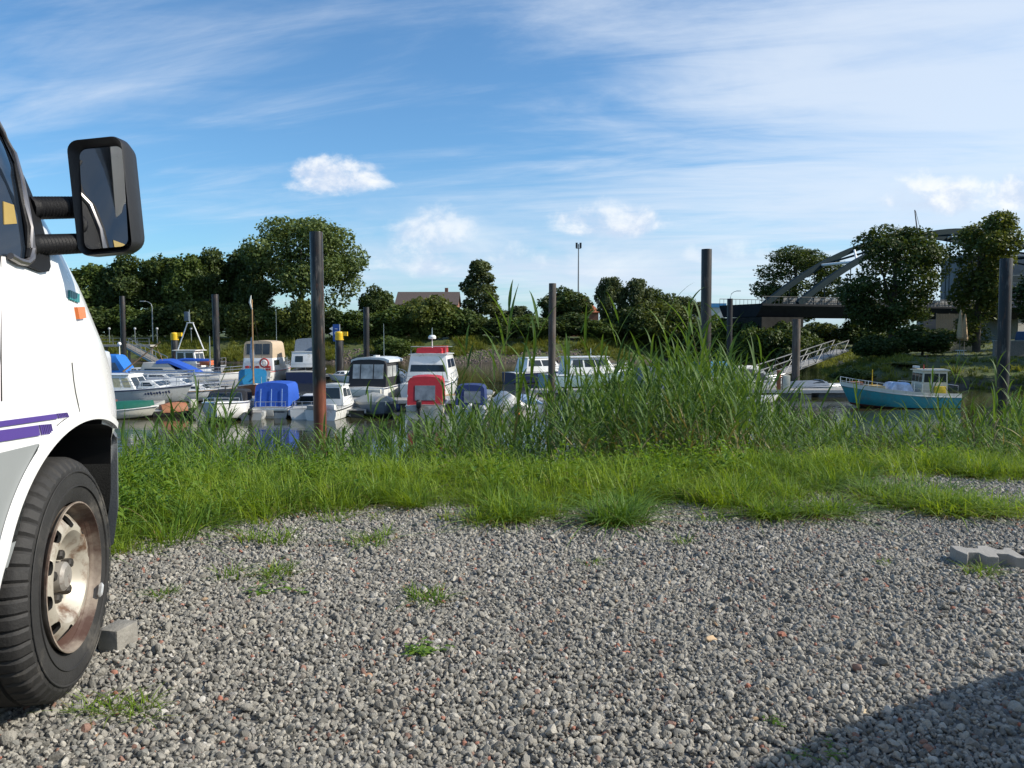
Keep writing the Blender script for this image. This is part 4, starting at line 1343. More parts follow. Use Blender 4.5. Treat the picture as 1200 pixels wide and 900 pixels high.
def van_patch(name, poly, mat, eps=.004, thick=.004, cuts=2, parent=None):
    """poly: (y, z) outline on the right side; makes a panel that follows the body"""
    bm = bmesh.new()
    vs = [bm.verts.new((0, y, z)) for y, z in poly]
    f = bm.faces.new(vs)
    bmesh.ops.triangulate(bm, faces=[f])
    for _ in range(cuts):
        bmesh.ops.subdivide_edges(bm, edges=[e for e in bm.edges if e.calc_length() > .06], cuts=1, use_grid_fill=True)
        bmesh.ops.triangulate(bm, faces=bm.faces)
    for v in bm.verts:
        v.co.x = side_x(v.co.y, v.co.z) + eps
    r = bmesh.ops.extrude_face_region(bm, geom=list(bm.faces))
    for v in [g for g in r['geom'] if isinstance(g, bmesh.types.BMVert)]:
        v.co.x -= thick + eps
    bmesh.ops.recalc_face_normals(bm, faces=bm.faces)
    me = bpy.data.meshes.new(name); bm.to_mesh(me); bm.free()
    me.materials.append(mat); me.shade_smooth(); me.set_sharp_from_angle(angle=R(30))
    o = bpy.data.objects.new(name, me); COL.objects.link(o); o.parent = parent or van
    return o

# body shell
zs = sorted(set(list(np.linspace(.30, 1.2, 22)) + list(np.linspace(1.2, 2.25, 22)) + [.72]))
rings = []
for z in zs:
    F = vF(z) - (0.03 if z < .715 else 0.0); W = vW(z) - (.03 if z < .715 else 0) * 0; s0 = F - .72
    half = [(-1 + W, -3.3), (-1 + W, -2.4), (-1 + W, -1.6), (-1 + W, -.9), (-1 + W, -.4), (-1 + W, -.15)]
    for k in range(0, 25):
        th = (k / 24) * math.pi / 2
        t = math.sin(th) ** (2 / PN); c = math.cos(th) ** (2 / PN)
        y = s0 + .72 * t; half.append((-1 + W * c, y))
    ring = [Vector((x, y, z)) for x, y in half] + [Vector((-2 - x, y, z)) for x, y in reversed(half[:-1])]
    rings.append(ring)
body = MB().loft(rings).build('body', [PAINT, UNDER], van, smooth=40)
# wheel arch cut
AC = (.135, .335); ARY, ARZ = .475, .435
def arch_pt(a, k=1.0): return (AC[0] + ARY * k * math.cos(a), AC[1] + ARZ * k * math.sin(a))
cut = MB()
poly = [arch_pt(a) for a in np.linspace(math.pi / 2 - .25, math.pi + .25, 40)]
_fy = .40
poly = [(_fy, .1), (_fy, .64), (_fy - .012, .69), (_fy - .04, .718), (_fy - .09, .733), (_fy - .15, .745)] + poly + [(AC[0] - ARY, .1)]
cut.prism([(.3, y, z) for y, z in poly], (-.72, 0, 0))
cutter = cut.build('arch_cutter', [UNDER, UNDER], None, smooth=0)
cutter.matrix_world = _Mv
cutter.data.materials.clear(); cutter.data.materials.append(UNDER)
bpy.context.view_layer.update()
def boolean_cut(o, c):
    md = o.modifiers.new('cut', 'BOOLEAN'); md.operation = 'DIFFERENCE'; md.object = c; md.solver = 'EXACT'
    md.material_mode = 'TRANSFER'
    bpy.context.view_layer.update()
    dg = bpy.context.evaluated_depsgraph_get()
    me = bpy.data.meshes.new_from_object(o.evaluated_get(dg))
    o.modifiers.clear(); old = o.data; o.data = me; me.name = old.name
    bpy.data.objects.remove(c)
boolean_cut(body, cutter)
body.data.set_sharp_from_angle(angle=R(40))

# arch lip: white flange round the opening
lip = MB(); rr = []
for a in np.linspace(1.08, math.pi + .22, 60):
    pts = []
    for k, e in ((1.0, .002), (1.0, .016), (1.045, .016), (1.065, .002)):
        y, z = arch_pt(a, k); y = min(y, AC[0] + ARY * .98)
        pts.append(Vector((side_x(y, z) + e, y, z)))
    rr.append(pts)
# keep only the part above the bumper top
rr = [r for r in rr if not (r[0].y > .3 and r[0].z < .70)]
lip.loft(rr).build('arch_lip', PAINT, van, smooth=50)

# grey lower panel behind the arch
g0 = van_hit(2, 530); g1 = van_hit(50, 518.5)
sl = (g1[1] - g0[1]) / (g1[0] - g0[0])
zt = lambda y: g1[1] + sl * (y - g1[0])
arcs = [arch_pt(a, 1.068) for a in np.linspace(1.2, math.pi + .08, 60)]
arcs = [(y, z) for y, z in arcs if z < zt(y) - .004]
poly = [(-2.6, zt(-2.6)), (arcs[0][0], zt(arcs[0][0]))] + arcs + [(arcs[-1][0], .31), (-2.6, .31)]
van_patch('grey_panel', poly, GREYP, eps=.0045, thick=.003, cuts=3)

# purple stripes with broken hatched ends
def stripe(pa, pb, ha, hb, name, hatch_px):
    (ya, za), (yb, zb) = van_hit(*pa), van_hit(*pb)
    hz = lambda px, py, h: h / F_PX * (_Mv @ Vector((0, van_hit(px, py)[0], 0))).y
    wa = hz(pa[0], pa[1], ha) / 2; wb = hz(pb[0], pb[1], hb) / 2
    s_ = (zb - za) / (yb - ya)
    yl = -2.6; zl = za + s_ * (yl - ya)
    st = van_patch(name, [(yl, zl + wa), (yb, zb + wb), (yb + .008, zb - wb), (yl, zl - wa)], PURPLE, eps=.004, thick=.002, cuts=2)
    (yc, zc) = van_hit(*hatch_px)
    n = 7
    for k in range(n):
        t = (k + .45) / n
        y = yb + .004 + (yc - yb) * t; z = zb + (zc - zb) * t
        w = (yc - yb) / n * .55 * (1 - .55 * t)
        van_patch('stripe_dash', [(y, z + wb), (y + w, z + wb), (y + w + .010, z - wb), (y + .010, z - wb)], PURPLE, eps=.004, thick=.002, cuts=0, parent=st)
stripe((2, 496.5), (64, 488), 6.5, 6.0, 'purple_stripe', (77, 486.5))
stripe((2, 510.5), (43, 504.5), 13.5, 12.5, 'purple_stripe', (58, 503))

# seams
def seam(pix, w=.0035, name='panel_seam'):
    P = [van_hit(*p) for p in pix]
    m = MB()
    m.tube([(side_x(y, z) + .0005, y, z) for y, z in P], w * .5, 5)
    return m.build(name, UNDER, van)
seam([(84, 425), (86, 445), (88, 460), (91, 474), (93.5, 484), (94.5, 497)])
seam([(66, 499), (75, 492), (84, 487.5), (94, 486)])
seam([(0, 300), (0.5, 420), (1, 470)], .004)

# front door window, black quarter panel and trim strip
W1 = [van_hit(*p) for p in [(1, 150), (9, 176), (16, 205), (22, 235), (27, 265), (31, 292), (29, 304), (20, 306), (8, 300), (1, 296)]]
zb_ = W1[-1][1]; zt_ = W1[0][1]
ytop = W1[0][0]
glass_poly = [(-1.05, 1.69), (ytop - .09, 1.69)] + W1[:-1] + [(-1.05, zb_ - .03)]
van_patch('door_window', glass_poly, WINGL, eps=.004, thick=.004, cuts=3)
QP = [van_hit(*p) for p in [(1, 146), (8, 158), (20, 192), (32, 226), (44, 260), (52, 290), (55, 312), (53, 318), (46, 319), (30, 313), (14, 306), (22, 307), (31, 305), (33, 292), (29, 265), (24, 235), (18, 205), (11, 176)]]
van_patch('mirror_base_panel', QP, BLACKP, eps=.010, thick=.008, cuts=2)
st_pts = [van_hit(*p) for p in [(0, 141), (4, 155), (12, 180), (18, 207), (24, 237), (29, 267), (32.5, 292), (31, 303), (25, 308), (16, 306), (6, 300)]]
tr_ = MB()
tr_.tube([(side_x(y, z) + .012, y, z) for y, z in st_pts], .009, 8)
tr_.build('trim_strip', CHROME, van)
tr_ = MB()
tr_.tube([(side_x(y - .016, z) + .010, y - .016, z) for y, z in st_pts[:8]], .006, 6)
tr_.build('rubber_seal', BLACKP, van)
STICK = M('yellow_sticker', (.34, .24, .07), .6, var=.1)
sp_ = [van_hit(*p) for p in [(1, 236), (13, 240), (17, 262), (2, 263)]]
van_patch('window_sticker', sp_, STICK, eps=.006, thick=.001, cuts=0)

# windscreen: dark glass on the sloping front
wsr = MB()
gr = []
for z in np.linspace(1.2, 1.98, 9):
    row = []
    for k in range(13):
        th = R(32) + (math.pi - 2 * R(32)) * k / 12
        F = vF(z); s0 = F - .72; W = vW(z)
        c = math.cos(th); s_ = math.sin(th)
        x = -1 + W * (1 if c > 0 else -1) * abs(c) ** (2 / PN); y = s0 + .72 * s_ ** (2 / PN)
        row.append(Vector((x, y + .006, z + .006)))
    gr.append(row)
wsr.loft(gr, closed=False, cap=False).build('windscreen', WINGL, van)

# indicator and badge
van_patch('side_indicator', [van_hit(*p) for p in [(86.5, 360), (95, 359.5), (97, 372.5), (89, 374)]], ORANGE, eps=.010, thick=.006, cuts=0)
bx0, bx1 = 79.5, 91.5
n = 6
for k in range(n):
    a = bx0 + (bx1 - bx0) * k / n; b = a + (bx1 - bx0) / n * .7
    t0 = (a - bx0) / (bx1 - bx0) * 5
    van_patch('badge_letter', [van_hit(a, 340 + t0), van_hit(b, 340 + t0), van_hit(b, 350.5 + t0), van_hit(a, 350.5 + t0)], TEAL, eps=.006, thick=.003, cuts=0)

# bumper
br_r = []
for z, e in ((.30, -.04), (.34, -.005), (.45, .008), (.60, .008), (.685, .004), (.715, -.012), (.718, -.06)):
    F = vF(z) + e; W = vW(.7) + e * .8
    half = []
    for k in range(0, 25):
        th = (k / 24) * math.pi / 2
        t = math.sin(th) ** (2 / PN); c = math.cos(th) ** (2 / PN)
        y = F - .72 + .72 * t
        if y < .40 - (.03 if z > .68 else 0): continue
        half.append((-1 + W * c, y))
    y0 = .40 + (.0 if z < .66 else .02)
    tt = max((y0 - (F - .72)) / .72, 0)
    half = [(-1 + W * (1 - tt ** PN) ** (1 / PN), y0)] + half
    # resample to a fixed count
    P = [Vector((x, y, z)) for x, y in half]
    d = [0]
    for a, b in zip(P[:-1], P[1:]): d.append(d[-1] + (b - a).length)
    out = []
    for q in np.linspace(0, d[-1], 22):
        i = min(max(int(np.searchsorted(d, q)) - 1, 0), len(P) - 2)
        seg_ = max(d[i + 1] - d[i], 1e-6)
        out.append(P[i].lerp(P[i + 1], (q - d[i]) / seg_))
    inner = []
    br_r.append(out + [Vector((-2 - p.x, p.y, p.z)) for p in reversed(out[:-1])])
MB().loft(br_r).build('bumper', PLAST, van, smooth=50)
# headlight wrapping the front corner (faces away from the camera)
hl = MB()
for s_ in (1,):
    F = vF(.9)
    hl.box((-.35, vF(.88) - .10, .88), (.34, .16, .16))
hl.build('headlight', M('headlight_glass', (.5, .52, .55), .1, var=.05), van, bevel=.03)

# ---- wheel
def build_wheel(parent, cx, cy, cz, steer, outward=1):
    w = empty('wheel', (cx, cy, cz), steer); w.parent = parent
    # tyre: shoulder blocks cut by grooves
    prof = [(.206, -.205), (.222, -.212), (.262, -.222), (.305, -.214), (.325, -.198), (.3335, -.180), (.3345, -.142), (.328, -.139), (.328, -.134), (.3355, -.131), (.3355, -.089), (.328, -.086), (.328, -.081), (.3345, -.078), (.3335, -.040), (.325, -.022), (.305, -.006), (.262, .002), (.222, -.008), (.206, -.015)]
    N_ = 260
    tm = MB(); rings_ = []
    for (r, x) in prof:
        ring = []
        for k in range(N_):
            a = 2 * math.pi * k / N_
            groove = (k % 5 == 0)
            edge = x < -.16 or x > -.055
            rr_ = r - (.008 if groove and r > .322 and edge else 0) - (.007 if groove and .300 < r < .322 else 0)
            ring.append(Vector((x * outward, rr_ * math.cos(a + .015 * (x < -.11)), rr_ * math.sin(a + .015 * (x < -.11)))))
        rings_.append(ring)
    tm.loft(rings_, True, False)
    tm.build('tyre', RUBBER, w, smooth=28)
    rib_ = MB()
    for r in (.292, .252):
        rib_.lathe([(r - .003, .0005 * outward - .001), (r - .0015, .0035 if r < .28 else .0005), (r + .0015, .0035 if r < .28 else .0005), (r + .003, -.001)], 80, (0, 0, 0), 'x')
    rib_.build('sidewall_ring', RUBBER, w)
    # rim barrel and lip
    rp = [(.206, -.006), (.207, .000), (.203, .001), (.200, -.012), (.198, -.018), (.195, -.03), (.192, -.075), (.182, -.10), (.182, -.19), (.175, -.19), (.175, -.105), (.186, -.078), (.197, -.02), (.203, -.012)]
    MB().lathe([(r, x * outward) for r, x in rp], 72, (0, 0, 0), 'x').build('rim', RUST, w, smooth=40)
    # dished disc with eight round holes
    dp = [(.193, -.072), (.190, -.062), (.178, -.046), (.160, -.028), (.143, -.014), (.127, -.013), (.112, -.026), (.099, -.050), (.085, -.058), (.002, -.058), (.002, -.066), (.087, -.066), (.103, -.058), (.115, -.036), (.128, -.022), (.141, -.023), (.156, -.037), (.173, -.054), (.184, -.070), (.186, -.080)]
    dsc = MB().lathe([(r, x * outward) for r, x in dp], 96, (0, 0, 0), 'x', cap=False)
    disc = dsc.build('disc', [RIM, UNDER], w, smooth=40)
    cm = MB()
    for k in range(10):
        a = 2 * math.pi * k / 10 + .2
        cm.lathe([(.0225, -.12), (.0225, .06)], 24, (0, .157 * math.cos(a), .157 * math.sin(a)), 'x', cap=True)
    c_ = cm.build('hole_cutter', UNDER, None, smooth=0)
    c_.parent = w
    bpy.context.view_layer.update()
    boolean_cut(disc, c_)
    disc.data.set_sharp_from_angle(angle=R(40))
    MB().lathe([(.10, -.074), (.13, -.052), (.17, -.074), (.182, -.088), (.172, -.1), (.002, -.1)], 40, (0, 0, 0), 'x').build('brake_disc', UNDER, w)
    MB().lathe([(.002, -.022), (.030, -.022), (.040, -.030), (.043, -.058)], 32, (0, 0, 0), 'x').build('hub_cap', M('hub_grey', (.30, .28, .25), .55, metal=.3, var=.2, scale=25, dirt=(.12, .07, .05), dirt_amt=.3, dirt_scale=25), w, smooth=30)
    for k in range(5):
        a = 2 * math.pi * k / 5 + .35
        MB().lathe([(.001, -.030), (.0115, -.030), (.0145, -.036), (.0145, -.056)], 6, (0, .062 * math.cos(a), .062 * math.sin(a)), 'x', cap=False).build('wheel_bolt', DARKM, w, smooth=20)
    wt = MB()
    pts = [(.006, .197 * math.cos(a), .197 * math.sin(a)) for a in np.linspace(-.62, -.40, 7)]
    wt.tube(pts, [.002, .008, .008, .008, .008, .008, .002], 6).build('balance_weight', M('zinc', (.55, .55, .54), .4, metal=.5), w)
    return w
src = build_wheel(van, -.005, .055, .339, R(5.5))
# far side wheel and rear wheels, as blocks of the same build
wh2 = empty('wheel', (-1.955, .085, .335), R(180 + 5.5)); wh2.parent = van
wh3 = empty('wheel', (-.055, -2.85, .335), 0); wh3.parent = van

for t_ in (wh2, wh3):
    for c in src.children:
        d = c.copy(); COL.objects.link(d); d.parent = t_

# ---- mirror
hc = _Mi @ at(117, 230, 2.235)
mir = empty('wing_mirror', hc); mir.parent = van
mir.rotation_euler = (R(0), R(-4.5), R(-8))   # leaning a little, glass turned in towards the driver
def rrect(w, h, r, n=6, y=0.0, dx=0.0, dz=0.0):
    pts = []
    for (sx_, sz_, a0) in ((1, 1, 0), (-1, 1, 90), (-1, -1, 180), (1, -1, 270)):
        for k in range(n + 1):
            a = R(a0 + 90 * k / n)
            pts.append(Vector((sx_ * (w / 2 - r) + r * math.cos(a) + dx, y, sz_ * (h / 2 - r) + r * math.sin(a) + dz)))
    return pts
MW, MH = .160, .318
hs = MB()
hs.loft([rrect(MW - .036, MH - .040, .022, y=.030, dx=.003), rrect(MW - .030, MH - .034, .024, y=.022, dx=.003), rrect(MW - .012, MH - .012, .028, y=.004), rrect(MW - .004, MH - .004, .03, y=-.002), rrect(MW, MH, .032, y=.004), rrect(MW + .001, MH, .034, y=.04, dx=.001), rrect(MW - .006, MH - .016, .04, y=.066, dx=.003),
         rrect(MW - .035, MH - .06, .045, y=.088, dx=.006), rrect(MW - .09, MH - .14, .04, y=.098, dx=.006)], True, False)
hs.add(rrect(MW - .036, MH - .040, .022, y=.030, dx=.003), [tuple(range(28))])
hs.add(rrect(MW - .09, MH - .14, .04, y=.098, dx=.006), [tuple(range(28))])
hs.build('housing', M('mirror_black_plastic', (.018, .018, .019), .42, var=.08, spec=.35, bump=.1, bscale=260), mir, smooth=45)
mg = bpy.data.materials.new('mirror_glass'); mg.use_nodes = True
_b = mg.node_tree.nodes['Principled BSDF']; _b.inputs['Base Color'].default_value = (.82, .84, .85, 1); _b.inputs['Metallic'].default_value = 1.0; _b.inputs['Roughness'].default_value = .015
gp = MB().add(rrect(MW - .034, MH - .038, .022, y=.021, dx=.003), [tuple(range(28))])
gp.prism(rrect(MW - .034, MH - .038, .022, y=.021, dx=.003), (0, .008, 0))
gp.v = gp.v[28:]; gp.f = [tuple(i - 28 for i in f) for f in gp.f[1:]]; gp.m = gp.m[1:]
_g = gp.build('mirror_glass', mg, mir, smooth=0); _g.location = (0, -.008, 0); _g.rotation_euler = (R(-5), 0, 0)
# two ribbed rubber arms
for k, (pb, dz_) in enumerate((((36, 244), .0), ((34, 288), .0))):
    y0, z0 = van_hit(*pb)
    a = Vector((side_x(y0, z0) - .01, y0, z0))
    m_ = [(_Mi @ at(97, 243, 2.315)), (_Mi @ at(100, 285, 2.315))][k]
    arm = MB(); pts = []; rad = []
    L = 34
    for i in range(L + 1):
        t = i / L
        pts.append(a.lerp(m_, t)); rad.append((.0285 if k == 0 else .026) + (.0028 if (i % 2 and 3 < i) else 0) + (.006 if i < 3 else 0))
    arm.tube(pts, rad, 14)
    arm.build('mirror_arm', BLACKP, mir if False else van, smooth=35)

# ---- concrete brick chock in front of the wheel
p = onz(129, 768, 0)
ck = MB().box((0, 0, .036), (.072, .10, .076)).build('concrete_block', M('block_concrete', (.24, .225, .195), .85, var=.2, scale=18, bump=.35, bscale=60), None, bevel=.006)
ck.location = (p.x, p.y + .055, .004); ck.rotation_euler = (0, 0, R(-12))
tag(ck, 'small grey concrete block on the gravel in front of the van wheel', 'block')

# ---- interlocking paver on the gravel at the right
p = onz(1166, 668, 0)
PAV = M('paver_concrete', (.29, .275, .25), .85, var=.12, scale=14, bump=.3, bscale=70)
oh = [(-.145, .0), (-.145, .055), (-.10, .055), (-.075, .035), (-.02, .035), (.0, .075), (.05, .075), (.07, .035), (.10, .035), (.12, .06), (.15, .06), (.15, -.0),
      (.15, -.06), (.105, -.06), (.09, -.035), (.035, -.035), (.02, -.065), (-.035, -.065), (-.05, -.035), (-.10, -.04), (-.12, -.055)]
pv = MB().prism([(x * .86, y * 1.25 + (.02 if y < 0 and abs(y) < .045 else 0), 0) for x, y in oh], (0, 0, .055)).build('concrete_paver', PAV, None, smooth=0, bevel=.003)
pv.location = (p.x, p.y + .07, .008); pv.rotation_euler = (R(1.5), R(1), R(-8))
tag(pv, 'grey notched concrete paver lying alone on the gravel', 'paver')
# a few single stones that stand out
for (px_, py_, s_, col_, lab) in [(833, 753, .022, (.48, .34, .20), 'flat tan stone lying alone on the gravel'), (890, 645, .026, (.45, .42, .38), 'pale round stone near the grass edge'), (430, 795, .02, (.42, .24, .14), 'orange brown brick chip left of centre on the gravel'),
                                  (1180, 655 + 30, .02, (.3, .28, .26), 'grey stone at the foot of the paver'), (1010, 838, .02, (.5, .4, .25), 'tan stone beside the dark shadow'), (735, 568 + 200, .017, (.40, .12, .07), 'small red brick chip below the gravel centre')]:
    p = onz(px_, py_, 0)
    pr = stone_proto('stone', int(px_), M('stone_' + lab.split()[0] + lab.split()[1], col_, .8, var=.2, scale=30), 2)
    COL.objects.link(pr); pr.location = (p.x, p.y, s_ * .45); pr.scale = (s_ * 1.2, s_, s_ * .8); pr.rotation_euler = (0, 0, px_)
    tag(pr, lab, 'stone', 'odd stones on the gravel')

# ---- a second camper van stands just out of view at the right; its nose shades the gravel
van2 = copy_tree(van)
van2.location = (4.60, 1.66, 0); van2.rotation_euler = (0, 0, 0)
van2['label'] = 'second white camper van parked at the right, its shadow across the gravel'
# ================================================================ marina: piles, pontoons, boats
WZ = WATER_Z

def pile_mat(name, top, low, split, rough=.5):
    m = bpy.data.materials.new(name); m.use_nodes = True
    N = NT(m.node_tree)
    out = N.n('ShaderNodeOutputMaterial'); p = N.n('ShaderNodeBsdfPrincipled'); N.l(p.outputs[0], out.inputs[0])
    geo = N.n('ShaderNodeNewGeometry'); sep = N.n('ShaderNodeSeparateXYZ'); N.l(geo.outputs['Position'], sep.inputs[0])
    mp = N.n('ShaderNodeMapping'); mp.inputs['Scale'].default_value = (3, 3, .6); N.l(geo.outputs['Position'], mp.inputs[0])
    n = N.noise(mp.outputs[0], 1.6, 7, .65)
    a = N.ramp(n, [(.3, tuple(c * .65 for c in top)), (.55, top), (.75, tuple(min(1, c * 2.0) for c in top))])
    b = N.ramp(n, [(.3, tuple(c * .6 for c in low)), (.7, tuple(c * 1.3 for c in low))])
    f = N.smooth(N.math('ADD', sep.outputs[2], N.math('MULTIPLY', n, 1.2)), split + .2, split + 1.0)
    mp2 = N.n('ShaderNodeMapping'); mp2.inputs['Scale'].default_value = (2.2, 2.2, .35); N.l(geo.outputs['Position'], mp2.inputs[0])
    wear = N.math('MULTIPLY', N.smooth(N.noise(mp2.outputs[0], 1.3, 6, .7), .54, .64), .28)
    a = N.mix(wear, a, (.26, .24, .215, 1))
    rs = N.math('MULTIPLY', N.smooth(N.noise(mp2.outputs[0], 2.3, 6, .7), .55, .63), .45)
    a = N.mix(rs, a, (.12, .055, .03, 1))
    N.l(N.mix(f, b, a), p.inputs['Base Color']); p.inputs['Roughness'].default_value = rough; p.inputs['Specular IOR Level'].default_value = .3
    bp = N.n('ShaderNodeBump'); bp.inputs['Strength'].default_value = .35; bp.inputs['Distance'].default_value = .03
    N.l(n, bp.inputs['Height']); N.l(bp.outputs[0], p.inputs['Normal'])
    return m
PM_BLACK = pile_mat('black_tarred_steel', (.017, .0165, .016), (.17, .06, .035), -1.6, .34)
PM_DARK = pile_mat('dark_steel_pile', (.018, .0185, .02), (.045, .04, .03), -3.2, .45)
PM_WOOD = pile_mat('grey_wood_pile', (.085, .075, .066), (.05, .045, .035), -2.8, .8)
PM_BROWN = pile_mat('brown_steel_pile', (.035, .030, .026), (.05, .04, .03), -3.0, .4)
YEL = M('yellow_paint', (.72, .46, .015), .45, var=.1, dirt=(.3, .2, .05), dirt_amt=.2)
PGREY = M('pile_pale_wear', (.36, .34, .31), .6, var=.3, scale=4)

def pile(px, top, Y, wpx, mat, label, cap=None):
    p = at(px, top, Y); r = wpx / 2 / F_PX * Y
    g = WZ - 2.0
    H = p.z - g
    root = thing('mooring_pile', label, 'pile', (p.x, Y, g), group='mooring piles of the marina')
    root.rotation_euler = (math.sin(px) * .006, math.cos(px * 1.7) * .007, 0)
    m = MB()
    m.lathe([(r, 0), (r, H * .4), (r * 1.0, H - .03), (r * .97, H)], 20)
    m.build('shaft', mat, root, smooth=40)
    MB().lathe([(.002, H - .02), (r * .95, H - .02), (r * .95, H - .06), (.002, H - .06)], 20).build('top_plate', PM_DARK, root)
    if cap == 'yellow':
        c = MB().lathe([(r * .6, H - .1), (r * 1.12, H - .05), (r * 1.12, H + .7), (r * .9, H + .85), (.01, H + .9)], 16)
        c.box((r * 1.5, 0, H + .62), (r * 1.3, r * 1.0, .45))
        c.build('yellow_cap', YEL, root, smooth=30)
    return root
pile(372, 272, 40, 15, PM_BLACK, 'thick tall black pile with rust red foot, nearest the van')
pile(829.5, 292, 49, 12, PM_BROWN, 'thick dark brown pile rising tall out of the reeds')
pile(646.5, 332, 56, 8.5, PM_WOOD, 'weathered grey wooden pile left of the dense reeds')
pile(253, 345, 80, 7.5, PM_DARK, 'thin dark pile beside the long pontoon left of the wooden mast')
pile(143, 347, 92, 6, PM_DARK, 'leftmost thin dark pile behind the blue canopy boat')
pile(428.5, 360, 80, 7, PM_DARK, 'thin dark pile right of the blue waterway sign')
pile(856, 350, 74, 6.5, PM_DARK, 'slim dark pile just right of the thick pile in the reeds')
pile(934, 374, 66, 9, PM_WOOD, 'short grey wooden pile in front of the truss gangway')
pile(1181, 303, 52, 13.5, PM_DARK, 'thick dark pile with pale top at the far right')
pile(205, 398, 98, 8, PM_DARK, 'short pile with yellow head behind the white wheelhouse boat', 'yellow')
pile(398, 398, 86, 9, PM_DARK, 'short pile with yellow head right of the blue sign', 'yellow')
# pale weathered top on the right-hand pile
p0 = at(1181, 303, 52); r0 = 13.5 / 2 / F_PX * 52

DECKW = M('pontoon_planks', (.27, .26, .24), .85, var=.2, scale=3, bump=.3, bscale=20)
FLOATM = M('pontoon_float', (.12, .125, .12), .7, var=.25)
EDGE = M('pontoon_edge', (.42, .42, .40), .6, var=.15)
def pontoon(a, b, w, label, top=.5, edge=EDGE, group='pontoons of the marina'):
    a = Vector(a); b = Vector(b); d = b - a; L = d.length
    root = thing('pontoon', label, 'pontoon', (a.x, a.y, WZ), math.atan2(d.y, d.x), group)
    dk = MB(); n = max(2, int(L / .6))
    for k in range(n):
        dk.box(((k + .5) * L / n, 0, top - .03), (L / n - .02, w, .06))
    dk.build('deck', DECKW, root, smooth=0)
    for s_ in (-1, 1):
        MB().box((L / 2, s_ * (w / 2 + .05), top - .1), (L, .1, .22)).build('edge_beam', edge, root)
    m = max(2, int(L / 3.5))
    for k in range(m):
        MB().box(((k + .5) * L / m, 0, .08), (L / m * .62, w * .86, .56)).build('float', FLOATM, root, bevel=.04)
    return root
def wx(px, Y): return (px - 600) / F_PX * Y
pontoon((wx(284, 53.5), 53.5, 0), (wx(640, 53.5), 53.5, 0), 2.0, 'cross pontoon right behind the row of boats with blue and red canopies')
pontoon((wx(276, 54), 54.6, 0), (wx(272, 84), 84, 0), 2.4, 'long pontoon running away left of the wooden boat')
pontoon((wx(262, 85.5), 85.5, 0), (wx(480, 85.5), 85.5, 0), 1.8, 'far cross pontoon behind the wooden boat and below the sign')
pontoon((wx(118, 66), 66, 0), (wx(268, 66), 66, 0), 1.6, 'pontoon between the white cabin boats at the left')
pontoon((wx(150, 46), 46.5, 0), (wx(188, 54), 53, 0), 1.1, 'short finger pontoon beside the green covered boat', .45)
pontoon((wx(415, 46), 46.5, 0), (wx(424, 52.3), 52.3, 0), .9, 'short finger pontoon left of the grey tarpaulin boat', .45)
pontoon((wx(345, 45), 45.5, 0), (wx(343, 52), 52.3, 0), .8, 'short finger pontoon between blue canopy boat and thick black pile', .45)
pontoon((wx(296, 45), 45.0, 0), (wx(297, 52), 52.3, 0), .9, 'short finger pontoon beside the white speedboat bow', .45)
pontoon((wx(620, 62), 62, 0), (wx(1000, 62), 62, 0), 1.8, 'right hand pontoon behind the reeds leading to the turquoise boat', .55)
pontoon((wx(205, 92), 92, 0), (wx(180, 97), 97, 0), 3.0, 'landing pontoon below the left gangway')

# truss gangway on the right
p0 = Vector((wx(872, 63), 63, WZ + .65)); p1 = at(986, 411, 88)
tg = thing('truss_gangway', 'grey lattice truss gangway climbing from the pontoon to the right bank', 'gangway', p0)
d = p1 - p0; sd = Vector((d.y, -d.x, 0)).normalized() * .75; up = Vector((0, 0, 1.15))
TRS = M('truss_grey', (.13, .135, .135), .5, metal=.3, var=.15)
nb = 12
for s_ in (-1, 1):
    fr = MB()
    fr.tube([sd * s_, d + sd * s_], .055, 6); fr.tube([sd * s_ + up, d + sd * s_ + up], .055, 6)
    t_ = fr.build('truss_side', TRS, tg)
    for k in range(nb):
        a = d * (k / nb) + sd * s_; b = d * ((k + 1) / nb) + sd * s_
        MB().tube([a, b + up] if k % 2 else [a + up, b], .032, 5).build('diagonal', TRS, t_)
        MB().tube([a, a + up], .028, 5).build('upright', TRS, t_)
MB().prism([sd * .95 + Vector((0, 0, .08)), sd * -.95 + Vector((0, 0, .08)), d - sd * .95 + Vector((0, 0, .08)), d + sd * .95 + Vector((0, 0, .08))], (0, 0, .05)).build('walkway', DECKW, tg)

# power pedestal
p = Vector((wx(921, 61.6), 61.5, WZ + .55))
pd = thing('power_pedestal', 'pale dock power pedestal with brown orange post beside it', 'pedestal', p)
MB().box((0, 0, .55), (.55, .4, 1.1)).build('cabinet', M('pedestal_beige', (.5, .5, .42), .6), pd, bevel=.03)
MB().tube([(-.55, 0, 0), (-.55, 0, 1.5)], .16, 10).build('post', M('rust_orange_post', (.28, .10, .04), .7, var=.25), pd)

# ---------------------------------------------------------------- boats
GEL = M('white_gelcoat', (.74, .74, .72), .25, var=.04, coat=.3, dirt=(.45, .42, .34), dirt_amt=.18, dirt_scale=1.2)
GEL2 = M('cream_gelcoat', (.66, .63, .54), .3, var=.05, coat=.2, dirt=(.38, .34, .26), dirt_amt=.25, dirt_scale=1.2)
GELG = M('grey_gelcoat', (.46, .47, .46), .35, var=.06, dirt=(.3, .28, .24), dirt_amt=.25)
DKG = M('deck_grey', (.36, .36, .34), .7, var=.1)
TEAK = M('teak_deck', (.28, .17, .09), .65, var=.2, scale=8)
ANTI = M('antifoul_dark', (.03, .035, .04), .7, var=.2)
ANTIR = M('antifoul_red', (.13, .035, .03), .7, var=.2)
ALU = M('stainless', (.62, .63, .64), .3, metal=.9, var=.06)
BGLASS = M('boat_glass', (.02, .028, .035), .06, var=.2)
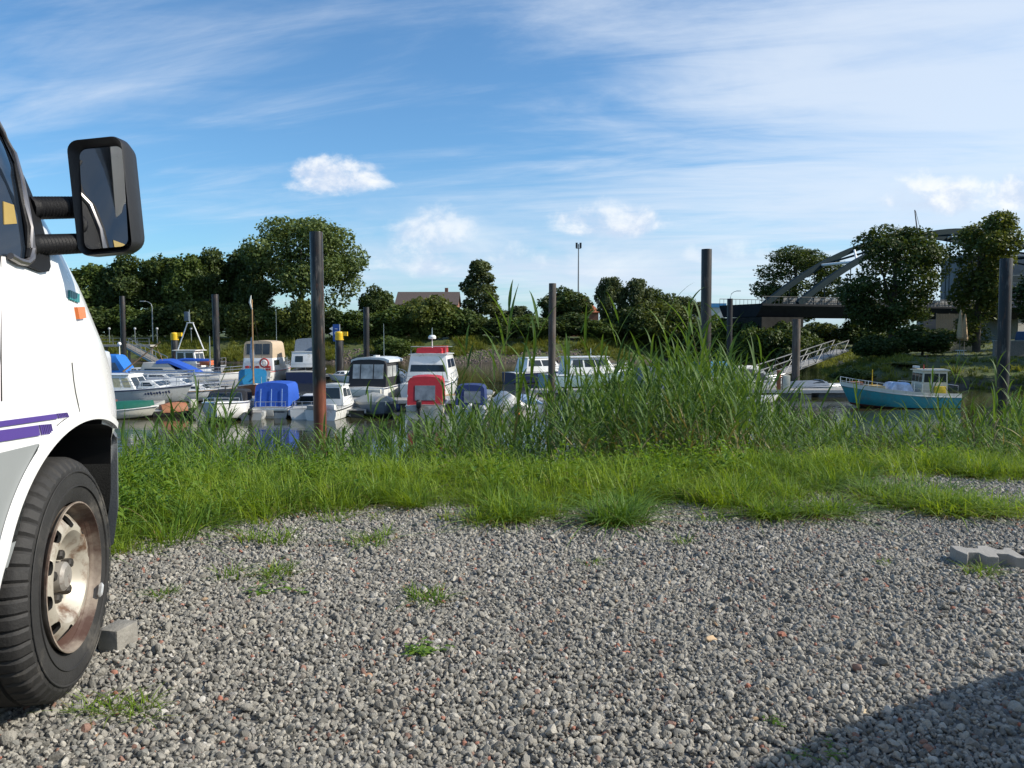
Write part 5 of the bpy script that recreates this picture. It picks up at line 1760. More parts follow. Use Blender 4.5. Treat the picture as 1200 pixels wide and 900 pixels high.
CLEARP = M('clear_vinyl', (.17, .19, .21), .12, var=.35, scale=2.5)
CURT = M('curtain_beige', (.52, .47, .30), .8, var=.25, scale=9)
BLUEC = M('blue_canvas', (.012, .075, .40), .75, var=.12, bump=.25, bscale=6)
CYANC = M('cyan_tarp', (.01, .20, .42), .55, var=.12, bump=.3, bscale=5)
NAVYC = M('navy_canvas', (.012, .03, .12), .75, var=.15, bump=.25, bscale=6)
BLACKC = M('black_canvas', (.016, .016, .018), .7, var=.2, bump=.3, bscale=6)
REDC = M('red_canvas', (.40, .018, .03), .7, var=.12, bump=.25, bscale=6)
BEIGEC = M('beige_canvas', (.46, .36, .25), .75, var=.08, bump=.25, bscale=6)
GREYC = M('grey_tarp', (.34, .34, .31), .7, var=.12, bump=.4, bscale=4)
WHITEC = M('white_tarp', (.62, .60, .55), .7, var=.1, bump=.4, bscale=4)
GREENC = M('green_cover', (.01, .11, .075), .6, var=.12, bump=.2, bscale=5)
SLATEC = M('slate_tarp', (.12, .15, .19), .7, var=.15, bump=.4, bscale=4)
TURQ = M('turquoise_hull', (.035, .27, .31), .5, var=.12, dirt=(.12, .20, .19), dirt_amt=.4, dirt_scale=1.0)
WOODH = M('varnished_wood', (.13, .045, .022), .35, var=.25, scale=5, streak=True)
REDP = M('red_paint', (.42, .03, .03), .45, var=.1)
ORNG = M('orange_buoy', (.65, .16, .06), .5, var=.1)
BLK = M('black_rubber', (.018, .018, .018), .6, var=.2)
NAVYP = M('navy_paint', (.015, .025, .08), .35, var=.1)


class Boat:
    def __init__(s, label, px, Y, heading, L, B, H, hull=GEL, deck=DKG, anti=ANTI, rise=.35, strake=None, name='motorboat', cat='motorboat', group='boats moored in the marina', draft=.25, transom=.92, z=0.0, full=.5):
        s.L, s.B, s.H, s.rise = L, B, H, rise
        s.transom, s.full = transom, full
        s.root = thing(name, label, cat, (wx(px, Y), Y, WZ + z), R(heading), group)
        N_ = 18; rings = []
        for i in range(N_ + 1):
            t = i / N_
            y = -L / 2 + L * t
            b = s.hb(t); zg = s.sheer(t); c = t ** 3
            kz = -draft * (1 - c) + c * H * .25
            rake = .0
            zc = -.04 + .10 * H + c * H * .35
            sect = [(b, zg), (b * .985, zg - .55 * (zg - zc)), (b * (.9 - .3 * c), zc), (b * (.55 - .25 * c), (zc + kz) / 2 - .03), (0, kz)]
            # stem rakes forward with height
            def ry(z_): return y + (c * .09 * L) * ((z_ - zg) / max(zg - kz, .1))
            ring = [Vector((x, ry(z_), z_)) for x, z_ in sect] + [Vector((-x, ry(z_), z_)) for x, z_ in reversed(sect[:-1])]
            rings.append(ring)
        m = MB(); n = len(rings[0])
        verts = [p for r in rings for p in r]; faces = []; mi = []
        for i in range(N_):
            for j in range(n):
                a = i * n + j; b_ = i * n + (j + 1) % n
                faces.append((a, b_, b_ + n, a + n)); mi.append(1 if j in (2, 3, 4, 5) else 0)
        faces.append(tuple(reversed(range(n)))); mi.append(0)
        faces.append(tuple(N_ * n + j for j in range(n))); mi.append(0)
        m.v = [tuple(p) for p in verts]; m.f = faces; m.m = mi
        s.hull = m.build('hull', [hull, anti], s.root, smooth=38)
        dm = MB(); rr = []
        for i in range(N_ + 1):
            t = i / N_; b = max(s.hb(t) - .05, .012); zg = s.sheer(t) + .012; y = -L / 2 + L * t - .02 * t
            rr.append([Vector((-b, y, zg)), Vector((0, y, zg + .04 * b)), Vector((b, y, zg)), Vector((b, y, zg - .03)), Vector((-b, y, zg - .03))])
        dm.loft(rr).build('deck', deck, s.root, smooth=30)
        if strake:
            k_ = MB()
            for sg_ in (-1, 1):
                k_.tube([(sg_ * (s.hb(t) + .012), -L / 2 + L * t, s.sheer(t) - .05) for t in np.linspace(0, 1, 19)], .035, 6)
            k_.build('rubbing_strake', strake, s.root)
    def hb(s, t):
        k = max(0.0, (t - s.full) / (1 - s.full))
        return max(s.B / 2 * (s.transom + (1 - s.transom) * min(1, t / .35)) * (1 - k ** 2.3), .02)
    def sheer(s, t):
        return s.H * (1 + s.rise * t * t)
    def z(s, y):
        return s.sheer((y + s.L / 2) / s.L)
    def cabin(s, y0, y1, wb, h, z0=None, rf=.3, rb=.1, tw=.82, mat=None, side=((.08, .45, .35, .8), (.55, .92, .35, .8)), front=((.08, .48, .3, .85), (.52, .92, .3, .85)), back=(), glass=None, roof=None, over=.05, name='cabin', taper=1.0):
        mat = mat or GEL; glass = glass or BGLASS
        z0 = s.z((y0 + y1) / 2) if z0 is None else z0
        wt = wb * tw
        b = [Vector((-wb / 2, y0, z0)), Vector((wb / 2, y0, z0)), Vector((wb / 2 * taper, y1, z0)), Vector((-wb / 2 * taper, y1, z0))]
        t = [Vector((-wt / 2, y0 + rb, z0 + h)), Vector((wt / 2, y0 + rb, z0 + h)), Vector((wt / 2 * taper, y1 - rf, z0 + h)), Vector((-wt / 2 * taper, y1 - rf, z0 + h))]
        o = MB().add(b + t, [(0, 3, 2, 1), (4, 5, 6, 7), (0, 1, 5, 4), (1, 2, 6, 5), (2, 3, 7, 6), (3, 0, 4, 7)]).build(name, mat, s.root, bevel=.05)
        faces = {'back': (b[0], b[1], t[1], t[0]), 'right': (b[1], b[2], t[2], t[1]), 'front': (b[2], b[3], t[3], t[2]), 'left': (b[3], b[0], t[0], t[3])}
        def panes(key, lst, gm):
            q = faces[key]; nrm = (q[1] - q[0]).cross(q[3] - q[0]).normalized()
            for (u0, u1, v0, v1) in lst:
                if key == 'left': u0, u1 = 1 - u1, 1 - u0
                P = []
                for u, v in ((u0, v0), (u1, v0), (u1, v1), (u0, v1)):
                    a_ = q[0].lerp(q[1], u); c_ = q[3].lerp(q[2], u)
                    P.append(a_.lerp(c_, v) - nrm * .01)
                MB().prism(P, nrm * .022).build('window', gm, o, smooth=0)
        panes('right', side, glass); panes('left', side, glass); panes('front', front, BGLASS); panes('back', back, BGLASS)
        if roof is not None:
            rm = MB()
            rm.loft([[Vector((sx_ * (wt / 2 + over), y_, z0 + h + dz)) for sx_, dz in ((-1, .0), (-1, .05), (-.6, .09), (0, .11), (.6, .09), (1, .05), (1, .0))] for y_ in (y0 + rb - over, y1 - rf + over)])
            rm.build('roof', roof, s.root, smooth=40)
        s.top = z0 + h
        return o
    def canopy(s, y0, y1, w, h, mat, z0=None, rb=.12, rf=.2, back=(), side=(), front=(), pane=None, low=.0, drop=.0, name='canopy'):
        z0 = s.z((y0 + y1) / 2) if z0 is None else z0
        pane = pane or CLEARP
        sec = [(-.5, 0), (-.495, .5), (-.48, .84), (-.42, .945), (-.25, .985), (0, 1), (.25, .985), (.42, .945), (.48, .84), (.495, .5), (.5, 0)]
        rings = []
        for k in range(7):
            f = k / 6
            r = []
            for x, v in sec:
                sag = -.02 * math.sin(f * math.pi * 2) * (v > .8)
                y = (y0 + rb * v) * (1 - f) + (y1 - rf * v) * f
                hh = h * (1 - drop * f)
                r.append(Vector((x * w, y, z0 + v * hh + sag)))
            rings.append(r)
        o = MB().loft(rings).build(name, mat, s.root, smooth=40)
        def quad(P, nrm):
            MB().prism(P, nrm).build('window', pane, o, smooth=0)
        for (u0, u1, v0, v1) in back:
            quad([((u0 - .5) * w, y0 + rb * v0 - .02, z0 + v0 * h), ((u1 - .5) * w, y0 + rb * v0 - .02, z0 + v0 * h), ((u1 - .5) * w, y0 + rb * v1 - .02, z0 + v1 * h), ((u0 - .5) * w, y0 + rb * v1 - .02, z0 + v1 * h)], Vector((0, .03, 0)))
        for (u0, u1, v0, v1) in front:
            h2 = h * (1 - drop)
            quad([((u0 - .5) * w, y1 - rf * v0 + .02, z0 + v0 * h2), ((u1 - .5) * w, y1 - rf * v0 + .02, z0 + v0 * h2), ((u1 - .5) * w, y1 - rf * v1 + .02, z0 + v1 * h2), ((u0 - .5) * w, y1 - rf * v1 + .02, z0 + v1 * h2)], Vector((0, -.03, 0)))
        for (u0, u1, v0, v1) in side:
            for sg_ in (-1, 1):
                P = []
                for u, v in ((u0, v0), (u1, v0), (u1, v1), (u0, v1)):
                    y = (y0 + rb * v) * (1 - u) + (y1 - rf * v) * u
                    xx_ = np.interp(v, [0, .5, .84], [.5, .495, .48]) * w
                    P.append(Vector((sg_ * (xx_ + .012), y, z0 + v * h * (1 - drop * u))))
                quad(P, Vector((-sg_ * .03, 0, 0)))
        return o
    def tarp(s, t0, t1, h, mat, ridge=True, skirt=.12, name='tarpaulin'):
        rings = []
        for k in range(9):
            t = t0 + (t1 - t0) * k / 8; b = s.hb(t) + .03; zg = s.sheer(t)
            e = h * (.75 + .25 * math.sin(k / 8 * math.pi)) * (1 if .05 < t < .95 else .5)
            sec = [(-b, zg - skirt), (-b, zg + .03), (-b * .5, zg + e * (.62 if ridge else .95)), (0, zg + e), (b * .5, zg + e * (.62 if ridge else .95)), (b, zg + .03), (b, zg - skirt)]
            rings.append([Vector((x, -s.L / 2 + s.L * t, z_ + .015 * math.sin(k * 2.1 + i))) for i, (x, z_) in enumerate(sec)])
        return MB().loft(rings).build(name, mat, s.root, smooth=50)
    def rail(s, t0=.6, t1=1.0, h=.55, inset=.06, n=5, mid=True, name='rail', mat=None):
        m = MB()
        for sg_ in (-1, 1):
            P = [Vector((sg_ * max(s.hb(t) - inset, .03), -s.L / 2 + s.L * t, s.sheer(t))) for t in np.linspace(t0, t1, n)]
            m.tube([p + Vector((0, 0, h)) for p in P], .02, 5)
            if mid: m.tube([p + Vector((0, 0, h * .5)) for p in P], .014, 5)
            for p in P: m.tube([p, p + Vector((0, 0, h))], .016, 5)
        if t1 >= .99:
            m.tube([(-.05, s.L / 2 - .02, s.sheer(1) + h), (.05, s.L / 2 - .02, s.sheer(1) + h)], .02, 5)
        return m.build(name, mat or ALU, s.root)
    def sternrail(s, h=.5, w=.85):
        m = MB(); y = -s.L / 2 + .08; b = s.hb(0) * w; z_ = s.sheer(0)
        m.tube([(-b, y + .8, z_), (-b, y + .8, z_ + h), (-b, y, z_ + h), (b, y, z_ + h), (b, y + .8, z_ + h), (b, y + .8, z_)], .02, 5)
        for x in (-b, -b * .33, b * .33, b): m.tube([(x, y, z_), (x, y, z_ + h)], .016, 5)
        return m.build('stern_rail', ALU, s.root)
    def outboard(s, x=0.0, col=None, k=1.0):
        y = -s.L / 2 - .22 * k; z_ = s.H
        root_ = MB()
        cw = MB().loft([[Vector((x + a * k, y + b * k, z_ + (dz) * k)) for a, b in ((-.14 * q, -.2 * q), (.14 * q, -.2 * q), (.17 * q, .05 * q), (.13 * q, .22 * q), (-.13 * q, .22 * q), (-.17 * q, .05 * q))] for dz, q in ((-.12, .8), (-.06, 1.0), (.22, 1.02), (.34, .85), (.38, .5))])
        o = cw.build('outboard_motor', col or BLK, s.root, smooth=50)
        MB().box((x, y + .02, z_ - .42 * k), (.14 * k, .2 * k, .62 * k)).build('shaft', BLK, o, bevel=.02)
        MB().box((x, y + .2 * k, z_ - .16 * k), (.2 * k, .2 * k, .3 * k)).build('bracket', DARKM, o)
        return o
    def pole(s, x, y, z0, h, r, mat, name='mast', lean=(0, 0), tip=.6):
        return MB().tube([(x, y, z0), (x + lean[0], y + lean[1], z0 + h)], [r, r * tip], 6).build(name, mat, s.root)
    def screen(s, y, w, h, rake=.35, z0=None, mat=None):
        z0 = s.z(y) if z0 is None else z0
        o = MB().prism([(-w / 2, y, z0), (w / 2, y, z0), (w / 2 * .86, y - rake, z0 + h), (-w / 2 * .86, y - rake, z0 + h)], (0, .025, .012)).build('windscreen', BGLASS, s.root, smooth=0)
        MB().tube([(-w / 2, y, z0), (-w / 2 * .86, y - rake, z0 + h), (w / 2 * .86, y - rake, z0 + h), (w / 2, y, z0)], .022, 5).build('screen_frame', ALU, o)
        for sg_ in (-1, 1):
            MB().prism([(sg_ * w / 2, y, z0), (sg_ * w / 2 * .86, y - rake, z0 + h), (sg_ * w / 2, y - rake - .9, z0 + h * .5), (sg_ * w / 2 * 1.02, y - .95, z0)], (-sg_ * .02, 0, 0)).build('side_screen', BGLASS, o, smooth=0)
        return o
    def ladder(s, x=0.0, w=.36, h=1.0):
        m = MB(); y = -s.L / 2 - .05; z_ = s.H + .25
        for sg_ in (-.5, .5): m.tube([(x + sg_ * w, y, z_ - h), (x + sg_ * w, y, z_)], .02, 5)
        for k in range(4): m.tube([(x - w / 2, y, z_ - h + .12 + k * h / 4), (x + w / 2, y, z_ - h + .12 + k * h / 4)], .016, 5)
        return m.build('ladder', ALU, s.root)
    def buoyring(s, x, y, z_, r=.32, axis='y', mat=None):
        m = MB(); pr = []
        for k in range(9):
            a = 2 * math.pi * k / 8; pr.append((r + .075 * math.cos(a), .075 * math.sin(a)))
        return m.lathe(pr, 18, (x, y, z_), axis).build('lifebuoy', mat or REDP, s.root)
    def box(s, c, size, mat, name, bevel=.02, rot=None):
        return MB().box(c, size, rot).build(name, mat, s.root, bevel=bevel)


# --- front row, sterns or bows towards us
b = Boat('white speedboat with black cover, its sharp bow pointing at us', 264, 45.6, 188, 5.6, 2.4, .95, GEL, GEL, rise=.28, strake=ALU)
b.canopy(-2.2, .15, 2.1, .62, BLACKC, rb=.1, rf=.7, z0=b.z(-.4))
b.screen(.35, 1.9, .45, .4); b.pole(0, .1, b.z(0) + .4, .5, .05, BLK, 'horn_post'); b.rail(.72, 1.0, .22, n=3, mid=False)

b = Boat('boat with bright blue canvas canopy, its stern facing us', 329.5, 48.8, 2, 5.4, 2.15, .62, GELG, DKG, strake=ALU)
b.canopy(-2.5, .5, 1.95, 1.38, BLUEC, rb=.28, rf=.5, front=((.1, .9, .2, .8),))
b.sternrail(.32)
m = MB()
for x in (-.62, 0, .62):
    m.tube([(x, -2.54, b.H + .05), (x * .98, -2.34, b.H + 1.05)], .018, 5)
m.build('canopy_seam', M('seam_pale_blue', (.25, .38, .6), .7), b.root)
b.box((0, -2.74, .48), (2.0, .1, .16), ALU, 'transom_step'); b.box((0, -2.74, .3), (.4, .12, .4), DKG, 'outboard_bracket')
m = MB()
for k in range(8): m.box((.25 + k * .075, -2.712, .36), (.045, .015, .09))
m.build('registration_mark', NAVYP, b.root, smooth=0)
b.cabin(.55, 2.0, 1.7, .45, rf=.6, mat=GEL)

b = Boat('small white cabin boat just right of the thick black pile', 391, 47.2, -6, 4.8, 1.95, .6, GEL, DKG, strake=BLK)
b.cabin(-.6, 1.5, 1.55, 1.15, rf=.7, rb=.15, tw=.8, back=((.12, .88, .35, .9),), side=((.1, .5, .45, .88), (.55, .9, .45, .8)), roof=GEL)
b.outboard(-.05, REDP, .9); b.rail(.65, 1.0, .4); b.box((.55, -2.2, .75), (.5, .4, .3), GEL, 'locker'); b.box((-.55, -2.2, .72), (.5, .4, .25), DKG, 'locker')

b = Boat('white motorboat half hidden behind the thick black pile', 366, 48.0, 6, 5.2, 2.0, .6, GEL, DKG)
b.cabin(.1, 2.0, 1.5, .5, rf=.6); b.screen(.1, 1.6, .5); b.sternrail(.4)

b = Boat('low dark boat under grey tarpaulin beside the finger pontoon', 441, 48.2, 200, 5.2, 2.2, .72, M('bluegrey_hull', (.12, .16, .21), .4, var=.1), DKG)
b.tarp(.02, .9, .55, GREYC)

b = Boat('cream boat with bright red canvas canopy and stern ladder', 502, 48.4, 1, 5.6, 2.3, .78, GEL2, DKG, strake=ALU)
b.canopy(-2.7, .3, 2.0, 1.62, REDC, rb=.3, rf=.4, back=((.22, .80, .16, .68),), front=((.1, .9, .3, .8),), side=((.2, .75, .3, .72),))
b.ladder(.78, .34, 1.15); b.box((-.72, -2.86, .62), (.55, .14, .36), GELG, 'motor_well'); b.cabin(.4, 2.1, 1.6, .5, rf=.7)
b.pole(-.98, -2.6, .78, .6, .03, ALU, 'stern_post'); b.outboard(-.3, BLK, .9)

b = Boat('white boat with navy blue canopy and black outboard at stern', 553.5, 48.2, -2, 5.0, 2.05, .55, GEL, DKG, strake=BLK)
b.canopy(-1.9, .6, 1.72, 1.32, NAVYC, rb=.3, rf=.4, back=((.30, .86, .22, .72),), front=((.1, .9, .3, .8),))
b.outboard(.1, M('outboard_white', (.55, .55, .55), .35), .95); b.outboard(.38, BLK, .85); b.cabin(.7, 2.0, 1.5, .4, rf=.6); b.rail(.7, 1.0, .35)
b.box((-.62, -2.3, .62), (.4, .4, .24), GEL, 'locker'); b.box((.75, -2.3, .62), (.3, .4, .24), GEL, 'locker')

b = Boat('small boat under a pitched white tarpaulin left of the reeds', 594, 48.6, 12, 4.6, 1.95, .55, GEL2, DKG)
b.tarp(.0, .92, .75, WHITEC); b.outboard(.2, BLK, .8)
b = Boat('white dinghy with blue cover behind the white tarpaulin boat', 617, 51.0, 10, 3.6, 1.6, .5, GEL, DKG)
b.tarp(.1, .9, .4, M('pale_blue_cover', (.25, .35, .5), .7)); b.pole(-.4, -.8, .5, 1.5, .03, BLK, 'post'); b.pole(.4, -.8, .5, 1.5, .03, BLK, 'post'); b.pole(-.4, -.8, 1.9, .01, .03, BLK, 'crossbar', (.8, 0))

# --- second row
b = Boat('white cruiser with dark canopy and clear windows, seen from its stern', 449, 60.5, -9, 8.5, 3.1, 1.05, GEL, GEL, strake=NAVYP)
b.canopy(-3.7, -.2, 2.75, 1.95, BLACKC, rb=.35, rf=.3, back=((.10, .29, .30, .82), (.32, .64, .30, .82), (.67, .92, .30, .82)), side=((.1, .45, .35, .75), (.5, .9, .35, .75)), pane=M('clear_vinyl_pale', (.36, .37, .36), .1, var=.5, scale=1.2))
m = MB()
m.loft([[Vector((x * 2.85, y, b.z(-2) + dz)) for x, dz in ((-.5, 1.72), (-.5, 1.9), (-.35, 2.05), (0, 2.1), (.35, 2.05), (.5, 1.9), (.5, 1.72))] for y in (-3.0, .4)])
m.build('hardtop', GEL, b.root, smooth=40)
b.cabin(-.2, 2.9, 2.6, .75, rf=1.3, tw=.75, side=((.1, .75, .3, .75),)); b.screen(-.1, 2.5, .9, .8); b.rail(.45, 1.0, .6, n=7)
b.box((0, -4.25, .72), (2.5, .5, .5), GEL2, 'stern_seat'); b.pole(.4, -1.0, 3.0, 2.6, .018, ALU, 'aerial'); b.pole(-.3, -.6, 3.05, .2, .25, GEL, 'radar_dome', tip=1)
b = Boat('large white flybridge cruiser with red covers on its top deck', 508, 61.5, -4, 9.5, 3.5, 1.25, GEL, GEL, strake=NAVYP)
b.cabin(-2.7, 2.6, 3.2, 1.95, rf=1.5, rb=.35, tw=.82, side=((.1, .45, .5, .82), (.5, .9, .5, .82)), back=((.06, .94, .36, .62),), front=((.05, .95, .45, .85),), glass=M('navy_glass', (.01, .02, .07), .08), roof=GEL, over=.12)
zt = b.top + .1
b.canopy(-2.0, -.2, 1.9, .42, REDC, z0=zt, rb=.1, rf=.1, name='flybridge_cover'); b.box((.7, -.8, zt + .28), (1.0, .9, .5), REDC, 'flybridge_seat')
m = MB(); m.tube([(-1.3, -2.2, zt), (-1.3, -2.2, zt + .5), (1.3, -2.2, zt + .5), (1.3, -2.2, zt)], .02, 5); m.tube([(1.3, -2.2, zt + .5), (1.3, 1.0, zt + .45)], .02, 5); m.tube([(-1.3, -2.2, zt + .5), (-1.3, 1.0, zt + .45)], .02, 5); m.build('flybridge_rail', ALU, b.root)
b.pole(.15, -1.4, zt, 1.1, .06, GEL, 'radar_mast'); MB().lathe([(.02, zt + 1.05), (.28, zt + 1.06), (.3, zt + 1.2), (.22, zt + 1.32), (.02, zt + 1.36)], 14, (.15, -1.4, 0)).build('radar_dome', GEL, b.root)
b.pole(.15, -1.4, zt + 1.3, .6, .03, ALU, 'mast_light'); b.rail(.3, 1.0, .65, n=9); b.sternrail(.6)

b = Boat('dark wooden sailing boat with tall mast under cyan tarpaulin', 296, 58.5, 200, 5.6, 2.2, 1.0, WOODH, TEAK, ANTIR, rise=.4, strake=GEL, name='sailing_boat', cat='sailing boat', transom=.7)
b.canopy(-2.5, .5, 1.95, 1.15, CYANC, z0=1.0, rb=.15, rf=.1, drop=-.15, name='tarpaulin')
b.pole(0, .85, .9, 6.4, .075, M('spruce_mast', (.42, .24, .10), .5, var=.15), 'mast'); b.pole(0, .6, 1.6, .1, .05, TEAK, 'boom', (0, -3.0))
MB().tube([(.04, .78, 2.2), (.07, .74, 3.4), (.05, .78, 4.6)], [.1, .16, .06], 7).build('furled_sail', M('furled_sail_blue', (.25, .33, .45), .8, var=.2), b.root)
MB().tube([(0, .86, 6.6), (.12, .8, 7.1), (.05, .86, 7.6)], [.05, .11, .03], 6).build('masthead_wrap', M('pale_cloth', (.55, .56, .52), .8), b.root)
m = MB()
for x, y in ((-.95, .3), (.95, .3), (0, 2.6)): m.tube([(x, y, 1.0), (0, .85, 6.9)], .008, 4)
m.build('rigging', DARKM, b.root); b.pole(-.85, 1.5, .95, .9, .03, ALU, 'post'); b.pole(-.5, 1.9, 1.0, .8, .03, ALU, 'post')

b = Boat('white cruiser with beige canopy and red lifebuoys on its stern', 317, 83, -2, 9.5, 3.4, 1.15, GEL, DKG, strake=REDP)
b.cabin(-3.9, .5, 3.1, 1.25, rf=.6, rb=.2, tw=.94, z0=1.2, back=(), side=((.1, .5, .4, .8),))
b.canopy(-3.7, .3, 2.9, 1.75, BEIGEC, z0=2.4, rb=.25, rf=.5, back=((.10, .36, .22, .82), (.39, .63, .22, .82), (.66, .9, .22, .82)), pane=M('dark_vinyl', (.05, .055, .06), .12, var=.4, scale=1.5))
b.buoyring(.72, -4.0, 1.95, .42); b.buoyring(.72, -4.06, 1.95, .24, mat=GEL)
for x in (-1.0, -.5, 0): b.box((x, -3.98, 1.45), (.36, .14, .42), REDP, 'red_locker')
b.box((-.3, -3.96, 2.05), (1.5, .06, .35), GEL, 'dodger'); b.box((1.1, -3.98, 1.45), (.5, .14, .42), REDP, 'red_locker')
b.sternrail(.3); b.pole(1.0, -1.0, 4.1, 3.2, .02, ALU, 'aerial'); b.rail(.5, 1, .6); b.box((0, -4.85, .5), (3.0, .5, .12), GEL, 'swim_platform')
b = Boat('white boat with grey sprayhood and stern gantry behind the thick pile', 362, 82, 4, 8.5, 3.2, 1.1, NAVYP, DKG, strake=GEL)
b.cabin(-2.6, 1.8, 2.7, 1.5, rf=.8, rb=.15, tw=.9, back=((.15, .45, .35, .75),), z0=1.5, roof=GEL)
b.canopy(-1.8, .6, 2.2, 1.35, SLATEC, z0=3.0, rb=.6, rf=.5, name='sprayhood')
m = MB(); m.tube([(1.2, -3.2, 1.2), (1.2, -3.0, 4.2)], .05, 6); m.tube([(1.5, -3.2, 1.2), (1.45, -3.0, 4.0)], .05, 6); m.tube([(-1.4, -3.9, 1.1), (-1.4, -3.9, 2.6)], .04, 5); m.build('gantry', ALU, b.root)
b.sternrail(.8)

# --- left cluster, side on
b = Boat('long grey white cabin boat with curtained windows, bow to the right', 152, 53.6, -92, 8.4, 2.7, 1.05, GELG, GEL, rise=.42, strake=NAVYP)
b.cabin(-2.6, .9, 2.2, 1.0, rf=.55, rb=.2, tw=.88, side=((.03, .16, .22, .82), (.2, .33, .22, .82), (.36, .56, .22, .82), (.60, .76, .22, .82), (.80, .95, .22, .82)), glass=CURT, roof=GEL)
b.cabin(.95, 2.6, 1.9, .5, rf=.8, side=((.15, .7, .3, .75),), name='foredeck_cabin'); b.rail(.5, 1.0, .55, n=7); b.canopy(-4.0, -2.6, 2.2, 1.0, NAVYC, name='cockpit_cover')
b.pole(-.6, -.8, 2.3, 2.0, .06, TEAK, 'folded_mast', (.0, 2.6)); b.buoyring(1.24, -2.75, 1.55, .26, 'x', ORNG)
m = MB()
for k in range(9):
    y_ = 1.6 + k * .17; t_ = (y_ + b.L / 2) / b.L
    m.box((b.hb(t_) * .985 + .012, y_, b.sheer(t_) - .34), (.03, .10, .10 + .05 * (k % 3)), Matrix.Rotation(.35, 3, 'X'))
m.build('name_lettering', NAVYP, b.root, smooth=0)
b.pole(1.2, 1.2, .55, .02, .02, ALU, 'cleat')
b = Boat('small cream boat with dark green cover beside the van bumper', 138, 46.2, -88, 4.4, 1.8, .5, GEL2, DKG, rise=.5, strake=GEL)
b.tarp(.03, .93, .42, GREENC, ridge=False, skirt=.02)
b.box((.1, -.6, 1.0), (.5, .9, .16), M('brown_bundle', (.12, .05, .045), .8), 'rolled_cover')
b = Boat('dark inflatable dinghy with orange cover by the finger pontoon', 203, 47.5, -55, 2.6, 1.2, .36, BLK, DKG, rise=.4)
b.tarp(.2, .75, .42, M('orange_cloth', (.30, .12, .06), .7), ridge=False); b.box((.2, 1.0, .7), (.4, .35, .5), GEL2, 'jerrycan')
b = Boat('white sloop with lowered mast lying along its deck', 196, 62, -91, 8.0, 2.5, .85, GEL, GEL, rise=.3, strake=ALU, name='sailing_boat', cat='sailing boat', transom=.75)
b.cabin(-1.2, 2.0, 1.7, .48, rf=.8, side=((.1, .3, .3, .7), (.38, .6, .3, .7))); b.rail(.05, 1.0, .55, n=9)
m = MB(); m.tube([(.1, -4.4, 1.75), (.05, 4.2, 1.85)], .075, 8); m.build('lowered_mast', ALU, b.root); b.pole(.1, -3.2, .85, .95, .04, ALU, 'mast_crutch'); b.pole(.05, 3.0, 1.0, .8, .04, ALU, 'mast_crutch')
MB().tube([(-.1, -3.0, 1.95), (-.12, 2.0, 2.02)], .06, 7).build('boom', ALU, b.root)
b = Boat('white boat with bright blue camper canopy at the far left', 143, 74, -86, 7.2, 2.7, 1.0, GEL, GEL, rise=.35, strake=NAVYP)
b.canopy(-2.9, 1.0, 2.4, 1.9, M('azure_canvas', (.012, .14, .48), .7, var=.12, bump=.25, bscale=6), rb=.3, rf=1.2, side=((.06, .28, .3, .78), (.34, .58, .3, .78), (.64, .86, .25, .62)), pane=M('blue_vinyl', (.05, .09, .16), .1, var=.5, scale=2))
b.cabin(1.0, 2.9, 2.0, .5, rf=.9); b.rail(.6, 1.0, .5); b.pole(0, -.2, 2.9, .9, .05, GEL, 'radar_mast'); MB().sphere((0, -.2, 3.9), .18, 10).build('radar_dome', GEL, b.root)
b = Boat('beige white cruiser with long dark slit window and blue tarpaulin', 196, 73, -93, 8.2, 2.8, .95, GEL, GEL, rise=.25, strake=ALU)
b.cabin(-2.2, 1.9, 2.3, 1.25, rf=1.5, rb=.4, tw=.8, mat=M('beige_gelcoat', (.55, .51, .44), .4, var=.05), side=((.12, .66, .42, .56),))
m = MB(); m.loft([[Vector((x, y, z_)) for x, z_ in ((-1.0, zz - .12), (-.9, zz + .12), (0, zz + .28), (.9, zz + .12), (1.0, zz - .12))] for y, zz in ((-.6, 2.25), (.6, 2.3), (1.6, 1.9), (2.9, 1.3))])
m.build('tarpaulin', BLUEC, b.root, smooth=40); b.rail(.55, 1.0, .5); b.pole(.6, 0, 2.1, 1.4, .03, TEAK, 'boathook', (0, -.6))
b = Boat('white wheelhouse boat with A frame mast and bow rail', 226, 87, -95, 7.4, 2.9, 1.0, GEL, GEL, rise=.45, strake=ALU)
b.cabin(-1.4, 1.0, 2.2, 1.9, rf=.35, rb=.05, tw=.95, side=((.08, .42, .5, .88), (.52, .92, .5, .88)), back=((.1, .9, .5, .88),), roof=GEL, over=.3)
m = MB(); zt = b.top; m.tube([(0, -1.7, zt), (0, -.5, zt + 3.0)], .06, 6); m.tube([(0, 1.3, zt), (0, .1, zt + 3.0)], .06, 6); m.tube([(0, -.6, zt + 3.0), (0, .2, zt + 3.0)], .06, 6); m.build('a_frame_mast', GEL, b.root)
b.pole(0, -.25, zt + 3.0, 1.4, .05, ALU, 'masthead_pole'); b.box((0, -.55, zt + 3.7), (.3, .5, 1.0), SLATEC, 'radar_reflector'); b.rail(.55, 1.0, .8, n=6); b.box((.6, 1.9, 1.7), (1.2, 1.2, .5), ORNG, 'orange_raft_cover', .1)

